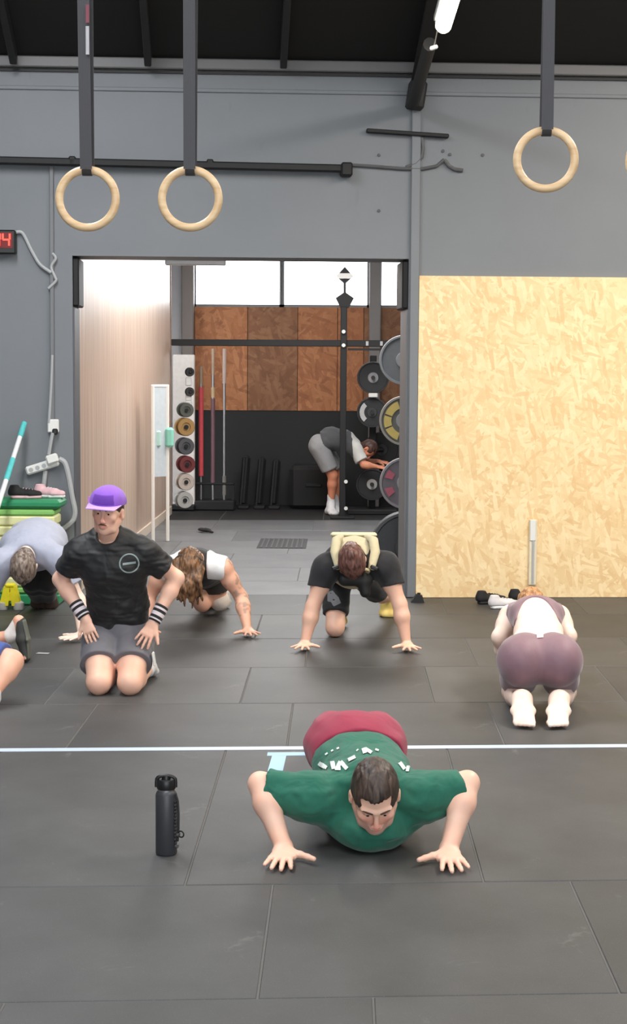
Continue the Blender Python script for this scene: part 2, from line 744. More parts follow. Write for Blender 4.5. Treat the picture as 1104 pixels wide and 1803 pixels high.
def soft(name, sdfs, h, m, parent, tint=None, disp=None, sm=1, grids=None):
    """mesh one or several SDF grids into ONE object under parent"""
    vs, fs, n = [], [], 0
    jobs = grids if grids else [(sdfs, h, None, None)]
    for (sd, hh, lo, hi) in jobs:
        v, f = sd.mesh(hh, lo, hi)
        if len(v) == 0:
            continue
        if sm:
            v = relax(v, f, sm)
        if disp is not None:
            v = v + vnormals(v, f) * disp(v)[:, None]
        vs.append(v)
        fs.append(f + n)
        n += len(v)
    v, f = np.concatenate(vs), np.concatenate(fs)
    org = np.array(parent_world(parent)) if parent else np.zeros(3)
    me = bpy.data.meshes.new(name)
    me.vertices.add(len(v))
    me.vertices.foreach_set('co', (v - org).astype(np.float32).ravel())
    me.loops.add(len(f) * 4)
    me.loops.foreach_set('vertex_index', f.astype(np.int32).ravel())
    me.polygons.add(len(f))
    me.polygons.foreach_set('loop_start', np.arange(0, len(f) * 4, 4, dtype=np.int32))
    me.update(calc_edges=True)
    o = link(name, me, m, parent, True)
    at = me.color_attributes.new('tint', 'FLOAT_COLOR', 'POINT')
    c = np.ones((len(v), 4), np.float32)
    if tint is not None:
        c[:, :3] = tint(v)
    at.data.foreach_set('color', c.ravel())
    return o

# ================================================================== THE SETTING
YW = 12.25          # face of the wall with the opening
TW = 0.42           # its thickness
YF = 20.6           # far wall of the rear room
paint = painted('grey_wall_paint', srgb(116, 120, 125), 0.55)
paint_lo = painted('grey_trim_paint', srgb(112, 114, 118), 0.5)
dark_steel = mat('dark_steel', srgb(36, 35, 36), 0.6, 0.0, bmp=0.1)
black_steel = mat('black_steel', srgb(20, 20, 22), 0.65, 0.0)
roof_m = mat('dark_roof_sheet', srgb(26, 24, 23), 0.8)
rubber_m = rubber('rubber_flooring', srgb(66, 66, 66), 0.55)
rubber_b = rubber('rear_room_rubber', srgb(98, 100, 102), 0.4)
osb_l = osb('pale_osb', srgb(224, 186, 134), srgb(234, 204, 154), srgb(246, 224, 180), sc=0.95)
osb_d = osb('amber_osb', srgb(150, 92, 56), srgb(172, 108, 66), srgb(196, 134, 90), sc=0.6)
osb_e = osb('brown_osb', srgb(120, 76, 48), srgb(138, 92, 60), srgb(158, 112, 78), sc=0.6)
white_pl = mat('white_plastic', srgb(225, 225, 222), 0.4, var=0.04)
grey_pl = mat('pale_grey_plastic', srgb(170, 172, 174), 0.45, var=0.05)
black_pl = mat('black_plastic', srgb(22, 22, 23), 0.4, var=0.1)
black_rub = mat('black_rubber', srgb(30, 31, 33), 0.6, bmp=0.15)
chrome = mat('brushed_steel', srgb(170, 170, 172), 0.3, 0.9, var=0.05)


def struct(name, mb, m, parent=None, **k):
    o = mb.build(name, m, parent, **k)
    if parent is None:
        o['kind'] = 'structure'
    return o


def wx(px, Y, py=650):
    return P(px, py, Y).x


def wz(py, Y, px=600):
    return P(px, py, Y).z


# floor slab under the mats
floor = struct('floor', MB().box((0, 9.0, -0.0285), (16, 26, 0.05)), mat('dusty_subfloor', srgb(92, 91, 89), 0.85), origin=(0, 9, 0))
# one-metre rubber mats in staggered rows; y and x of the joints read off the floor
J = 0.005
rows = [(2.3, 0.2), (3.33, 0.10), (4.345, -0.22), (5.343, -0.515), (7.306, -0.24), (8.32, -0.515), (9.34, -0.2), (10.35, -0.55), (11.37, -0.25), (12.4, 0)]
tile_me = {}


def tile(w, d, m, seed=0, th=0.012):
    key = (round(w, 3), round(d, 3), m.name)
    if key not in tile_me:
        mb = MB().box((0, 0, -th / 2), (w - J, d - J, th), bev=0.003)
        mb.v = [(vx, vy + vx * SKEW, vz) for vx, vy, vz in mb.v]
        me = bpy.data.meshes.new('rubber_mat')
        me.from_pydata(mb.v, [], mb.f)
        me.materials.append(m)
        tile_me[key] = me
    return tile_me[key]


def put_tile(x0, x1, y0, y1, m, name='rubber_mat', dz=0.0):
    o = bpy.data.objects.new(name, tile(x1 - x0, y1 - y0, m))
    COL.objects.link(o)
    o.parent = floor
    o.location = Vector(((x0 + x1) / 2, (y0 + y1) / 2 + SKEW * (x0 + x1) / 2, random.uniform(-0.0012, 0.0) + dz)) - floor.location
    return o


for r in range(len(rows) - 1):
    y0, off = rows[r]
    y1 = rows[r + 1][0]
    y1 = min(y1, YW + 0.14)
    half = 0.9 + 0.24 * y1
    n0 = int(math.floor(-half - off))
    x = off + n0 * 1.01
    while x < half:
        put_tile(x, x + 1.01, y0, y1, rubber_m)
        x += 1.01
# rear room mats
xl, xr = -2.05, 2.2
ry = [YW + 0.14, 13.2, 14.1, 15.2, 16.3, 17.4, 18.6]
for r in range(len(ry) - 1):
    off = [0.25, -0.35, 0.1, -0.5, 0.0, -0.3][r]
    x = -2.6
    edges = [-2.5] + [off + i * 1.1 for i in range(-2, 4) if -2.4 < off + i * 1.1 < 2.9] + [3.0]
    for a, b in zip(edges[:-1], edges[1:]):
        put_tile(a, b, ry[r], ry[r + 1], rubber_b)
for x in (-2.6, -1.4, -0.2, 1.0, 2.2):
    put_tile(x, x + 1.2, 18.6, YF + 0.1, mat('black_far_floor', srgb(26, 26, 27), 0.7))  # row of black floor tiles along the far wall

# drain grate let into the rear floor
gc = G(498, 957)
grate = empty('drain_grate', (gc.x, gc.y, 0))
tag(grate, 'dark slotted drain grate set in the grey floor beyond the doorway', 'grate')
gw, gd = 0.44, 0.85
MB().box((gc.x, gc.y, 0.001), (gw + 0.04, gd + 0.04, 0.004)).build('grate_frame', mat('grate_iron', srgb(44, 45, 46), 0.6, 0.1), grate)
for i in range(9):
    MB().box((gc.x - gw / 2 + gw * (i + 0.5) / 9, gc.y, 0.005), (0.02, gd, 0.006), bev=0.001).build('grate_bar', mat('grate_iron_bar', srgb(66, 67, 68), 0.5, 0.2), grate)

wall_frame(True)
# door wall: left leaf, right leaf, lintel
zt = wz(112, YW)
xL0, xR0 = wx(129, YW, 700), wx(717.5, YW, 700)
zl = wz(453, YW, 420)
mb = MB()
mb.box(((-6.5 + xL0) / 2, YW + TW / 2, zt / 2), (xL0 + 6.5, TW, zt))
mb.box(((6.5 + xR0) / 2, YW + TW / 2, zt / 2), (6.5 - xR0, TW, zt))
mb.box(((xL0 + xR0) / 2, YW + TW / 2, (zt + zl) / 2), (xR0 - xL0, TW, zt - zl))
wall_mid = struct('wall_middle', mb, paint, origin=(0, YW, 0))
# top rail and drip line
zr0, zr1 = wz(131, YW), wz(112, YW)
struct('trim_1', MB().box((0, YW - 0.03, (zr0 + zr1) / 2 + 0.01), (13, 0.07, zr1 - zr0), bev=0.008), painted('rail_paint', srgb(112, 111, 112), 0.5))
struct('trim_2', MB().box((0, YW - 0.006, zr0 - 0.005), (13, 0.03, 0.02)), dark_steel)
struct('trim_3', MB().box((0, YW - 0.006, wz(163, YW)), (13, 0.014, 0.03), bev=0.005), paint)
# pilaster strip between the opening and the board
px0, px1 = wx(719, YW, 700), wx(735.5, YW, 700)
struct('trim_4', MB().box(((px0 + px1) / 2, YW - 0.02, wz(188, YW) / 2), (px1 - px0, 0.022, wz(188, YW)), bev=0.006), paint)
# black boxes at the upper corners of the jambs
for n, xx in ((5, xL0 + 0.02), (6, xR0 - 0.02)):
    struct('trim_%d' % n, MB().box((xx, YW + TW / 2 + 0.03, zl - 0.19), (0.05, TW - 0.02, 0.36), bev=0.01), black_steel)
# darker reveal boards
for n, xx, mm in ((7, xL0 + 0.006, painted('reveal_paint', srgb(84, 84, 90), 0.5)), (8, xR0 - 0.006, paint_lo)):
    struct('trim_%d' % n, MB().box((xx, YW + TW / 2 + 0.01, (zl - 0.38) / 2), (0.014, TW - 0.01, zl - 0.38)), mm)

# hall side walls, roof with rafters
struct('wall_left', MB().box((-6.6, 4, 4.5), (0.2, 18, 9)), paint)
struct('wall_right', MB().box((6.6, 4, 4.5), (0.2, 18, 9)), paint)
mb = MB().box((-5.1, -4.5, 5), (3.2, 0.2, 10)).box((5.1, -4.5, 5), (3.2, 0.2, 10)).box((0, -4.5, 7.2), (7, 0.2, 6.4))
struct('wall_entrance', mb, paint)
slope = math.tan(math.radians(25.7))


def roof_z(y):
    return zt + (YW - y) * slope * 0.9


ya, yb = YW + 0.5, -5.0
mb = MB()
mb.add([(-6.7, ya, roof_z(ya)), (6.7, ya, roof_z(ya)), (6.7, yb, roof_z(yb)), (-6.7, yb, roof_z(yb)),
        (-6.7, ya, roof_z(ya) + .05), (6.7, ya, roof_z(ya) + .05), (6.7, yb, roof_z(yb) + .05), (-6.7, yb, roof_z(yb) + .05)],
       [(0, 1, 2, 3), (4, 5, 6, 7), (0, 1, 5, 4), (2, 3, 7, 6), (1, 2, 6, 5), (0, 3, 7, 4)])
ceiling = struct('ceiling', mb, roof_m, origin=(0, YW, zt))
ang = -math.atan(slope * 0.9)
Rr = Matrix.Rotation(ang, 3, 'X')
ry0, ry1 = YW - 0.12, 3.2
for px in (28, 262, 498, -205, 1205):
    x = wx(px, YW, 120)
    yc = (ry0 + ry1) / 2
    Lr = (ry0 - ry1) / math.cos(ang)
    MB().box((x, yc, roof_z(yc) - 0.07), (0.05, Lr, 0.12), R=Rr, bev=0.006).build('rafter', dark_steel, ceiling)

# steel roof beam landing on the wall, with bracket and the tube lamp beside it
beam = empty('roof_beam', P(733, 187, YW - 0.03))
tag(beam, 'dark steel roof beam rising from the wall above the doorway corner', 'beam')
b0, b1 = P(733, 150, YW - 0.06), Vector((wx(733, YW, 150), 3.2, 0))
x = b0.x
yc = (YW - 0.06 + 3.2) / 2
Lr = (YW - 0.06 - 3.2) / math.cos(ang)
zoff = -(roof_z(YW - 0.06) - b0.z) * 1.0
MB().box((x, yc, roof_z(yc) + zoff + 0.10), (0.025, Lr, 0.2), R=Rr, bev=0.004).build('beam_web', mat('grey_beam_web', srgb(92, 90, 90), 0.5), beam)
MB().box((x + 0.01, yc, roof_z(yc) + zoff), (0.11, Lr, 0.02), R=Rr, bev=0.004).build('beam_flange', black_steel, beam)
bp = P(733, 168, YW - 0.08)
MB().box(bp, (0.13, 0.14, 0.2), R=Matrix.Rotation(0.15, 3, 'Y'), bev=0.015).build('end_bracket', dark_steel, beam)
a, b = P(728, 180, YW - 0.2), P(757, 78, 10.6)
MB().tube([a, b], 0.045, 10).build('brace_tube', black_steel, beam, smooth=True)

lamp = empty('ceiling_light', P(781, 48, 10.4))
tag(lamp, 'lit white tube light under the dark roof beside the steel beam', 'ceiling light')
a = P(781, 45, 10.4)
ldir = WROT.transposed() @ Vector((0, 1, 0))
b = a - ldir * 2.2
MB().tube([a, b], 0.05, 14).build('tube', emis('tube_glow', (1.0, 0.9, 0.7), 9.0), lamp, smooth=True)
MB().box(((a + b) / 2 + Vector((0, 0, 0.055))), (0.12, 2.3, 0.04), R=WROT.transposed(), bev=0.006).build('housing', grey_pl, lamp)
MB().box(a + Vector((0, 0.03, 0.02)), (0.10, 0.03, 0.08), bev=0.01).build('end_cap', grey_pl, lamp)
c1 = P(764, 84, 10.4)
MB().box(c1, (0.05, 0.03, 0.025), R=Matrix.Rotation(-0.3, 3, 'Y'), bev=0.006).build('junction_clip', grey_pl, lamp)
MB().tube([c1, a + Vector((-0.02, 0.05, 0.05))], 0.005, 6).build('hanger_wire', dark_steel, lamp)
area('tube_light_glow', (b.x, 9.3, a.z - 0.08), (0, 0, 0), 0.1, 2.2, 22, (1, 0.9, 0.72))

wall_frame(False)
# ------------------------------------------------ rear room shell
xs0 = wx(145, YW + TW, 700)
side_y1 = 19.2
ys0 = YW + TW - 0.17
ztop_r = 3.55
lam = laminate('wood_laminate')
mb = MB().box((xs0 - 0.05, (ys0 + side_y1) / 2, ztop_r / 2), (0.1, side_y1 - ys0, ztop_r))
struct('wall_side', mb, lam, origin=(xs0, YW + TW, 0))
struct('baseboard_side', MB().box((xs0 + 0.008, (ys0 + side_y1) / 2, 0.05), (0.016, side_y1 - ys0, 0.1), bev=0.003), mat('cream_baseboard', srgb(214, 196, 178), 0.5))
struct('trim_9', MB().box((xs0 - 0.02, side_y1 + 0.03, ztop_r / 2), (0.06, 0.06, ztop_r)), mat('brown_edge', srgb(140, 118, 104), 0.6))
# far wall with band of windows: boards, black lower wall
zo0, zo1 = wz(723, YF, 500), wz(541, YF, 500)
wl, wr = wx(300, YF, 600) - 0.8, 3.2
wallf = painted('black_wall_paint', srgb(38, 39, 40), 0.7)
mb = MB().box(((wl + wr) / 2, YF + 0.1, zo0 / 2), (wr - wl, 0.2, zo0))
wf = struct('wall_far', mb, wallf, origin=((wl + wr) / 2, YF, 0))
mb = MB().box(((wl + wr) / 2, YF + 0.1, (zo0 + zo1) / 2), (wr - wl, 0.16, zo1 - zo0))
mb.build('backing', wallf, wf)
edges = [wx(343, YF), wx(436, YF), wx(524, YF), wx(594, YF), wx(640, YF), wx(735, YF)]
for i, (a, b) in enumerate(zip(edges[:-1], edges[1:])):
    mm = [osb_d, osb_e, osb_d, osb_d, osb_e][i]
    MB().box(((a + b) / 2, YF - 0.0, (zo0 + zo1) / 2), (b - a - 0.006, 0.03, zo1 - zo0), bev=0.002).build('osb_board', mm, wf)
# left pale part of the far wall, and columns
MB().box(((wl + wx(322, YF)) / 2, YF - 0.02, 1.85), (wx(322, YF) - wl, 0.06, 3.7)).build('pale_wall_strip', painted('pale_wall', srgb(196, 194, 196), 0.5), wf)
struct('trim_10', MB().box(((wx(322, YF) + wx(343, YF)) / 2, YF - 0.1, 1.85), (wx(343, YF) - wx(322, YF), 0.16, 3.7), bev=0.01), painted('column_paint', srgb(130, 120, 114), 0.5))
struct('trim_11', MB().box(((wx(649, YF) + wx(669, YF)) / 2, YF - 0.1, 1.85), (wx(669, YF) - wx(649, YF), 0.16, 3.7), bev=0.01), painted('column_paint2', srgb(132, 128, 128), 0.5))
# windows: frames and glass
zw1 = 3.52
frame_m = mat('window_frame_metal', srgb(120, 122, 126), 0.4)
glass, t, bb = nt('frosted_glass')
bb.inputs['Base Color'].default_value = (1, 1, 1, 1)
bb.inputs['Transmission Weight'].default_value = 1.0
bb.inputs['Roughness'].default_value = 0.02
bb.inputs['IOR'].default_value = 1.01
cuts = [(344, 492), (499, 646), (670, 708), (735, 900)]
for i, (p0, p1) in enumerate(cuts):
    a, b = wx(p0, YF), wx(p1, YF)
    w = MB()
    t_ = 0.035
    w.box(((a + b) / 2, YF + 0.08, zo1 + t_ / 2), (b - a + 0.05, 0.08, t_))
    w.box(((a + b) / 2, YF + 0.08, zw1), (b - a + 0.05, 0.08, t_))
    w.box((a - 0.012, YF + 0.08, (zo1 + zw1) / 2), (t_, 0.08, zw1 - zo1))
    w.box((b + 0.012, YF + 0.08, (zo1 + zw1) / 2), (t_, 0.08, zw1 - zo1))
    wo = struct('window_%d' % (i + 1), w, frame_m)
    MB().box(((a + b) / 2, YF + 0.08, (zo1 + zw1) / 2), (b - a, 0.008, zw1 - zo1 - 0.02)).build('pane', glass, wo)
struct('trim_12', MB().box((0.4, YF + 0.1, 3.65), (7, 0.2, 0.2)), paint)
struct('wall_rear_right', MB().box((3.2, (YW + TW + YF) / 2, 1.9), (0.1, YF - YW - TW, 3.8)), paint)
struct('ceiling_rear', MB().box((0.3, (YW + TW + YF) / 2, 3.78), (6.4, YF - YW - TW + 0.4, 0.06)), mat('rear_ceiling', srgb(180, 180, 180), 0.7))
struct('wall_rear_left', MB().box((wl, 19.9, 1.9), (0.1, 1.6, 3.8)), paint)
wall_frame(True)
# light boxed pipe just under the lintel
a, b = P(291, 462, 12.8), P(398, 462, 12.8)
o = MB().box((a + b) / 2, (b.x - a.x, 0.08, 0.045), bev=0.008).build('trim_13', mat('pale_pipe', srgb(222, 216, 214), 0.4))
o['kind'] = 'structure'

# ------------------------------------------------ pale chipboard on the right of the door wall
x0 = wx(735, YW - 0.03, 760)
zb1 = wz(486, YW - 0.03, 800)
MB().box((x0 + 1.35, YW - 0.02, zb1 / 2), (2.7, 0.036, zb1), bev=0.003).build('osb_panel', osb_l, wall_mid)
# channel on the board behind the kneeling woman
ch = empty('wall_channel', P(938, 1030, YW - 0.06))
tag(ch, 'thin white vertical strip fixed to the pale chipboard above the kneeling woman', 'wall strip')
a, b = P(938, 1030, YW - 0.05), P(938, 915, YW - 0.05)
MB().box((a + b) / 2, (0.06, 0.025, b.z - a.z), bev=0.004).build('channel', mat('clear_strip', srgb(226, 214, 188), 0.35), ch)
MB().box((a + b) / 2 + Vector((0.0, -0.015, 0)), (0.016, 0.01, b.z - a.z - 0.03)).build('groove', grey_pl, ch)
MB().box(b + Vector((0, -0.015, -0.08)), (0.045, 0.012, 0.16), bev=0.004).build('cover', white_pl, ch)

# ------------------------------------------------ fittings on the wall
bar = empty('wall_bar', P(300, 290, YW - 0.06))
tag(bar, 'long black horizontal bar on the grey wall above the doorway', 'bar')
a, b = P(-60, 281, YW - 0.07), P(612, 297, YW - 0.07)
MB().box((a + b) / 2, ((b - a).length, 0.06, 0.055), R=Matrix.Rotation(-math.atan2(b.z - a.z, b.x - a.x), 3, 'Y'), bev=0.01).build('rail', black_steel, bar)
MB().box(P(610, 299, YW - 0.06), (0.085, 0.12, 0.10), bev=0.012).build('end_bracket', black_steel, bar)
for px in (128, 370):
    MB().box(P(px, 284 + (px - 128) * 0.022, YW - 0.05), (0.05, 0.1, 0.066), bev=0.008).build('bracket', black_steel, bar)
cab = MB()
cab.tube([P(*q, YW - 0.02) for q in ((612, 290), (660, 293), (710, 297), (745, 297), (770, 292), (782, 281))], 0.012, 8)
cab.tube([P(*q, YW - 0.02) for q in ((743, 240), (745, 262), (743, 277), (732, 288), (715, 294))], 0.012, 8)
cab.tube([P(*q, YW - 0.02) for q in ((782, 281), (790, 292), (800, 298), (815, 300))], 0.014, 8)
tag(cab.build('cable', mat('painted_cable', srgb(86, 86, 88), 0.5), smooth=True), 'loose grey cable curving on the wall right of the long black bar', 'cable')
a, b = P(645, 230, YW - 0.03), P(790, 240, YW - 0.03)
sl = MB().box((a + b) / 2, ((b - a).length, 0.05, 0.03), R=Matrix.Rotation(-math.atan2(b.z - a.z, b.x - a.x), 3, 'Y'), bev=0.006)  # black bar standing in for a dark slot in the wall
tag(sl.build('wall_slot', black_steel), 'short thin black batten on the wall below the steel beam', 'slot')
for px, py in ((667, 273), (667, 371), (780, 266), (792, 272), (850, 273)):
    o = MB().lathe(P(px, py, YW - 0.004), [(0.012, 0), (0.012, 0.004), (0.007, 0.006)], (0, -1, 0), 12).build('wall_plug', mat('plug_grey', srgb(84, 84, 88), 0.6), wall_mid)

# conduit, outlet, power strip and cables, left of the opening
a, b = P(93, 292, YW - 0.015), P(90, 744, YW - 0.015)
o = MB().box((a + b) / 2, (0.032, 0.025, a.z - b.z), R=Matrix.Rotation(0.004, 3, 'Y'), bev=0.005).build('wall_conduit', paint_lo)
tag(o, 'grey painted conduit strip running down the wall left of the doorway', 'conduit')
ol = empty('wall_outlet', P(94, 750, YW - 0.02))
tag(ol, 'small white power outlet on the grey wall above the power strip', 'outlet')
MB().box(P(94, 750, YW - 0.02), (0.085, 0.035, 0.1), bev=0.008).build('outlet_plate', white_pl, ol)
MB().box(P(97, 760, YW - 0.05), (0.04, 0.035, 0.045), bev=0.008).build('plug', black_pl, ol)
ps = empty('power_strip', P(75, 820, YW - 0.05))
tag(ps, 'white power strip hanging tilted on the wall under the outlet', 'power strip')
a, b = P(46, 830, YW - 0.05), P(103, 812, YW - 0.05)
Rp = Matrix.Rotation(-math.atan2(b.z - a.z, b.x - a.x), 3, 'Y')
MB().box((a + b) / 2, ((b - a).length, 0.045, 0.065), R=Rp, bev=0.012).build('strip_body', white_pl, ps)
MB().box(P(92, 808, YW - 0.09), (0.09, 0.05, 0.07), R=Rp, bev=0.012).build('power_adapter', white_pl, ps)
for k in range(3):
    q = a.lerp(b, 0.16 + 0.2 * k)
    MB().lathe(q + Vector((0, -0.022, 0)), [(0.017, 0), (0.017, 0.002), (0.012, 0.0022)], (0, -1, 0), 14).build('socket', grey_pl, ps, smooth=True)


def cable(pts, r, m, label, Y=YW - 0.03):
    cs = [P(x, y, Y) for x, y in pts]
    out = []
    for i in range(len(cs) - 1):
        p0, p1, p2, p3 = cs[max(i - 1, 0)], cs[i], cs[i + 1], cs[min(i + 2, len(cs) - 1)]
        for k in range(5):
            t = k / 5
            out.append(0.5 * ((2 * p1) + (p2 - p0) * t + (2 * p0 - 5 * p1 + 4 * p2 - p3) * t * t + (3 * p1 - p0 - 3 * p2 + p3) * t ** 3))
    out.append(cs[-1])
    o = MB().tube(out, r, 8).build('cable', m, smooth=True)
    tag(o, label, 'cable')
    return o


cable([(28, 409), (40, 411), (55, 440), (70, 465), (90, 480)], 0.013, grey_pl, 'pale grey cable sagging from the red digital timer')
cable([(92, 446), (98, 455), (90, 470), (97, 488), (98, 495), (85, 508)], 0.011, grey_pl, 'short pale zigzag cable end beside the grey conduit')
cable([(92, 625), (90, 680), (87, 730), (86, 745)], 0.011, grey_pl, 'thin pale cable dropping down the conduit to the outlet')
cable([(93, 762), (90, 775), (86, 800)], 0.014, grey_pl, 'short white lead between outlet and power strip', YW - 0.06)
cable([(80, 828), (77, 855), (75, 888), (74, 905)], 0.018, grey_pl, 'pale flat cable from power strip down behind the green mat stack')
cable([(104, 808), (114, 815), (121, 840), (127, 875), (132, 900), (129, 915), (118, 926), (108, 933)], 0.02, grey_pl, 'thick pale cable looping down right of the mat stack', YW - 0.05)

# digital timer, cut by the left edge of the photo
tm = empty('digital_timer', P(-20, 447, YW - 0.08))
tag(tm, 'black wall timer with glowing red digits', 'timer')
Yt = YW - 0.1
a, b = P(-130, 403, Yt), P(27.5, 447, Yt)
MB().box(((a + b) / 2 + Vector((0, 0.045, 0))), (b.x - a.x, 0.09, a.z - b.z), bev=0.01).build('case', black_pl, tm)
ia, ib = P(-124, 408, Yt), P(22, 437, Yt)
MB().box((ia + ib) / 2 + Vector((0, -0.001, 0)), (ib.x - ia.x, 0.006, ia.z - ib.z)).build('display', mat('dark_red_display', (0.16, 0.003, 0.003), 0.3), tm)
digit_m = emis('red_led', (1.0, 0.07, 0.04), 1.6)
SEG = {'0': 'abcdef', '1': 'bc', '4': 'bcfg', '9': 'abcdfg'}


def digit(ch_, cx, cz, w, h, Y, parent):
    t_ = w * 0.26
    pos = {'a': (0, h / 2, 1), 'g': (0, 0, 1), 'd': (0, -h / 2, 1), 'b': (w / 2, h / 4, 0), 'c': (w / 2, -h / 4, 0), 'f': (-w / 2, h / 4, 0), 'e': (-w / 2, -h / 4, 0)}
    mb = MB()
    for sgm in SEG[ch_]:
        x, z, hor = pos[sgm]
        mb.box((cx + x + z * 0.12, Y, cz + z), (w * 0.95 if hor else t_, 0.004, t_ if hor else h * 0.46))
    mb.build('digit', digit_m, parent)


for i, ch_ in enumerate('0014'):
    q = P(-41 + 17.2 * i, 422, Yt)
    digit(ch_, q.x, q.z, 0.05, 0.092, Yt - 0.006, tm)

wall_frame(False)

# ================================================================== GYM RINGS
wood_ring = None
m, t, b = nt('birch_ring_wood')
n = tex(t, 'ShaderNodeTexNoise', 6, stretch=(1, 1, 8), Detail=4)
L(t, ramp(t, n.outputs[0], [(0.3, srgb(200, 164, 122)), (0.7, srgb(224, 196, 156))]), b.inputs['Base Color'])
b.inputs['Roughness'].default_value = 0.45
wood_ring = m
m, t, b = nt('strap_webbing')
n = tex(t, 'ShaderNodeTexWave', 60, stretch=(1, 1, 1), Distortion=0.5)
L(t, ramp(t, n.outputs[0], [(0.2, srgb(56, 55, 58)), (0.8, srgb(64, 63, 66))]), b.inputs['Base Color'])
b.inputs['Roughness'].default_value = 0.7
bump(t, b, n.outputs[0], 0.2, 0.001)
webbing = m
YR = 5.83


def ring(px, py, ptop, label, marks=False, Y=YR):
    c = P(px, py, Y)
    e = empty('gym_ring', (c.x, c.y, c.z - 0.118))
    tag(e, label, 'gym ring', 'wooden gym rings on grey straps')
    Rm = 0.1015
    MB().torus(c, Rm, 0.0145, (0.03, 1, 0)).build('ring', wood_ring, e, smooth=True)
    top = c + Vector((0, 0, Rm))
    tp = P(ptop, -120, Y)
    for k, (dy, dx) in enumerate(((-0.019, 0), (0.019, 0.006))):
        a = top + Vector((0, dy, 0.0))
        bq = Vector((tp.x + dx, Y + dy * 2.2, tp.z))
        mid = (a + bq) / 2
        ln = (bq - a).length
        R_ = Matrix.Rotation(math.atan2(bq.x - a.x, bq.z - a.z), 3, 'Y')
        MB().box(mid, (0.042, 0.003, ln), R=R_).build('strap', webbing, e)
    mb = MB()
    pts = []
    for i in range(13):
        q = math.pi * i / 12
        pts.append((math.cos(q) * -0.0185, -math.sin(q) * 0.0185))
    v, f = [], []
    for (y, z) in pts:
        for x in (-0.017, 0.017):
            v.append(top + Vector((x, y, z)))
    for (y, z) in pts:
        for x in (-0.017, 0.017):
            v.append(top + Vector((x, y * 1.15, z * 1.15)))
    nn = len(pts) * 2
    for i in range(len(pts) - 1):
        f += [(2 * i, 2 * i + 1, 2 * i + 3, 2 * i + 2), (nn + 2 * i, nn + 2 * i + 2, nn + 2 * i + 3, nn + 2 * i + 1)]
        for s_ in (0, 1):
            f.append((2 * i + s_, 2 * i + 2 + s_, nn + 2 * i + 2 + s_, nn + 2 * i + s_))
    mb.add(v, f)
    mb.build('strap_loop', mat('dark_loop', srgb(56, 56, 58), 0.7), e, smooth=True)
    if marks:
        for (y0, y1, cc) in ((8, 40, srgb(120, 60, 72)), (46, 96, srgb(170, 168, 172))):
            a, b_ = P(ptop + 7, y0, Y - 0.042), P(ptop + 7, y1, Y - 0.042)
            MB().box((a + b_) / 2, (0.012, 0.002, a.z - b_.z)).build('strap_mark', mat('mark%d' % y0, cc, 0.7), e)
    return e


ring(154, 350, 147, 'leftmost wooden gym ring, strap marked with red and white', True)
ring(335, 350, 334, 'wooden gym ring second from the left, left above the doorway')
ring(961, 281, 967, 'wooden gym ring hanging in front of the wall above the pale board')
ring(1159, 284, 1160, 'wooden gym ring just cut by the right edge of the photo')
rz = P(600, -120, YR).z
rg = MB().box((0.3, YR, rz + 0.04), (5.2, 0.08, 0.08), bev=0.01)
rigb = rg.build('overhead_bar', black_steel)
tag(rigb, 'black overhead bar from which the gym rings hang', 'bar')
for x in (-1.6, 2.2):
    MB().box((x, YR, (rz + roof_z(YR)) / 2 - 0.0), (0.05, 0.05, roof_z(YR) - rz), bev=0.005).build('hanger', black_steel, rigb)

# ================================================================== FLOOR TAPE
tape_m = mat('pale_blue_tape', srgb(184, 197, 215), 0.5, var=0.05)
tape_b = mat('light_blue_tape', srgb(150, 188, 216), 0.5, var=0.05)
y0, y1 = G(600, 1319.5).y, G(600, 1314).y
mb = MB().box((0.3, (y0 + y1) / 2, 0.0006), (5.5, y1 - y0, 0.0012))
mb.v = [(vx, vy + (vx - 0.0) * SKEW, vz) for vx, vy, vz in mb.v]
o = mb.build('floor_tape', tape_m)
tag(o, 'long pale blue tape line across the black floor', 'tape')
q0, q1 = G(478, 1331), G(478, 1325)
yb0, yb1 = q0.y, q1.y
mb = MB().box(((q0.x + 0.13), (yb0 + yb1) / 2, 0.0006), (0.30, yb1 - yb0, 0.0012))
mb.v = [(vx, vy + (vx - q0.x) * SKEW, vz) for vx, vy, vz in mb.v]
a, b = G(470, 1362), G(497, 1362)
c, d = G(504, 1331), G(479, 1331)
mb2 = [a, b, c, d]
mb.prism([Vector((p.x, p.y, 0.0002)) for p in mb2], (0, 0, 0.001))
tag(mb.build('tape_corner', tape_b), 'light blue tape corner on the floor behind the man in the green shirt', 'tape')

# ================================================================== WATER BOTTLE
g = G(293, 1503)
bt = empty('water_bottle', (g.x, g.y, 0))
tag(bt, 'black insulated water bottle standing on the floor beside the man in green', 'bottle')
bm_ = mat('matte_black_bottle', srgb(62, 63, 67), 0.42, 0.2, var=0.05)
r = 0.0385
MB().lathe((g.x, g.y, 0), [(0.0, 0.0), (r - 0.004, 0.0), (r, 0.005), (r, 0.215), (r - 0.003, 0.225), (r - 0.008, 0.231), (0.0, 0.231)], n=48).build('body', bm_, bt, smooth=True)
MB().lathe((g.x, g.y, 0.231), [(0, 0), (0.030, 0), (0.030, 0.006), (0, 0.006)], n=40).build('steel_collar', chrome, bt, smooth=True)
MB().lathe((g.x, g.y, 0.237), [(0, 0), (0.032, 0), (0.034, 0.004), (0.034, 0.03), (0.031, 0.036), (0.0, 0.036)], n=40).build('cap', black_pl, bt, smooth=True)
hp = [Vector((g.x + 0.034 * math.cos(t_), g.y - 0.006, 0.262 + 0.024 * math.sin(t_) ** 0.5)) for t_ in [math.pi * i / 12 for i in range(13)]]
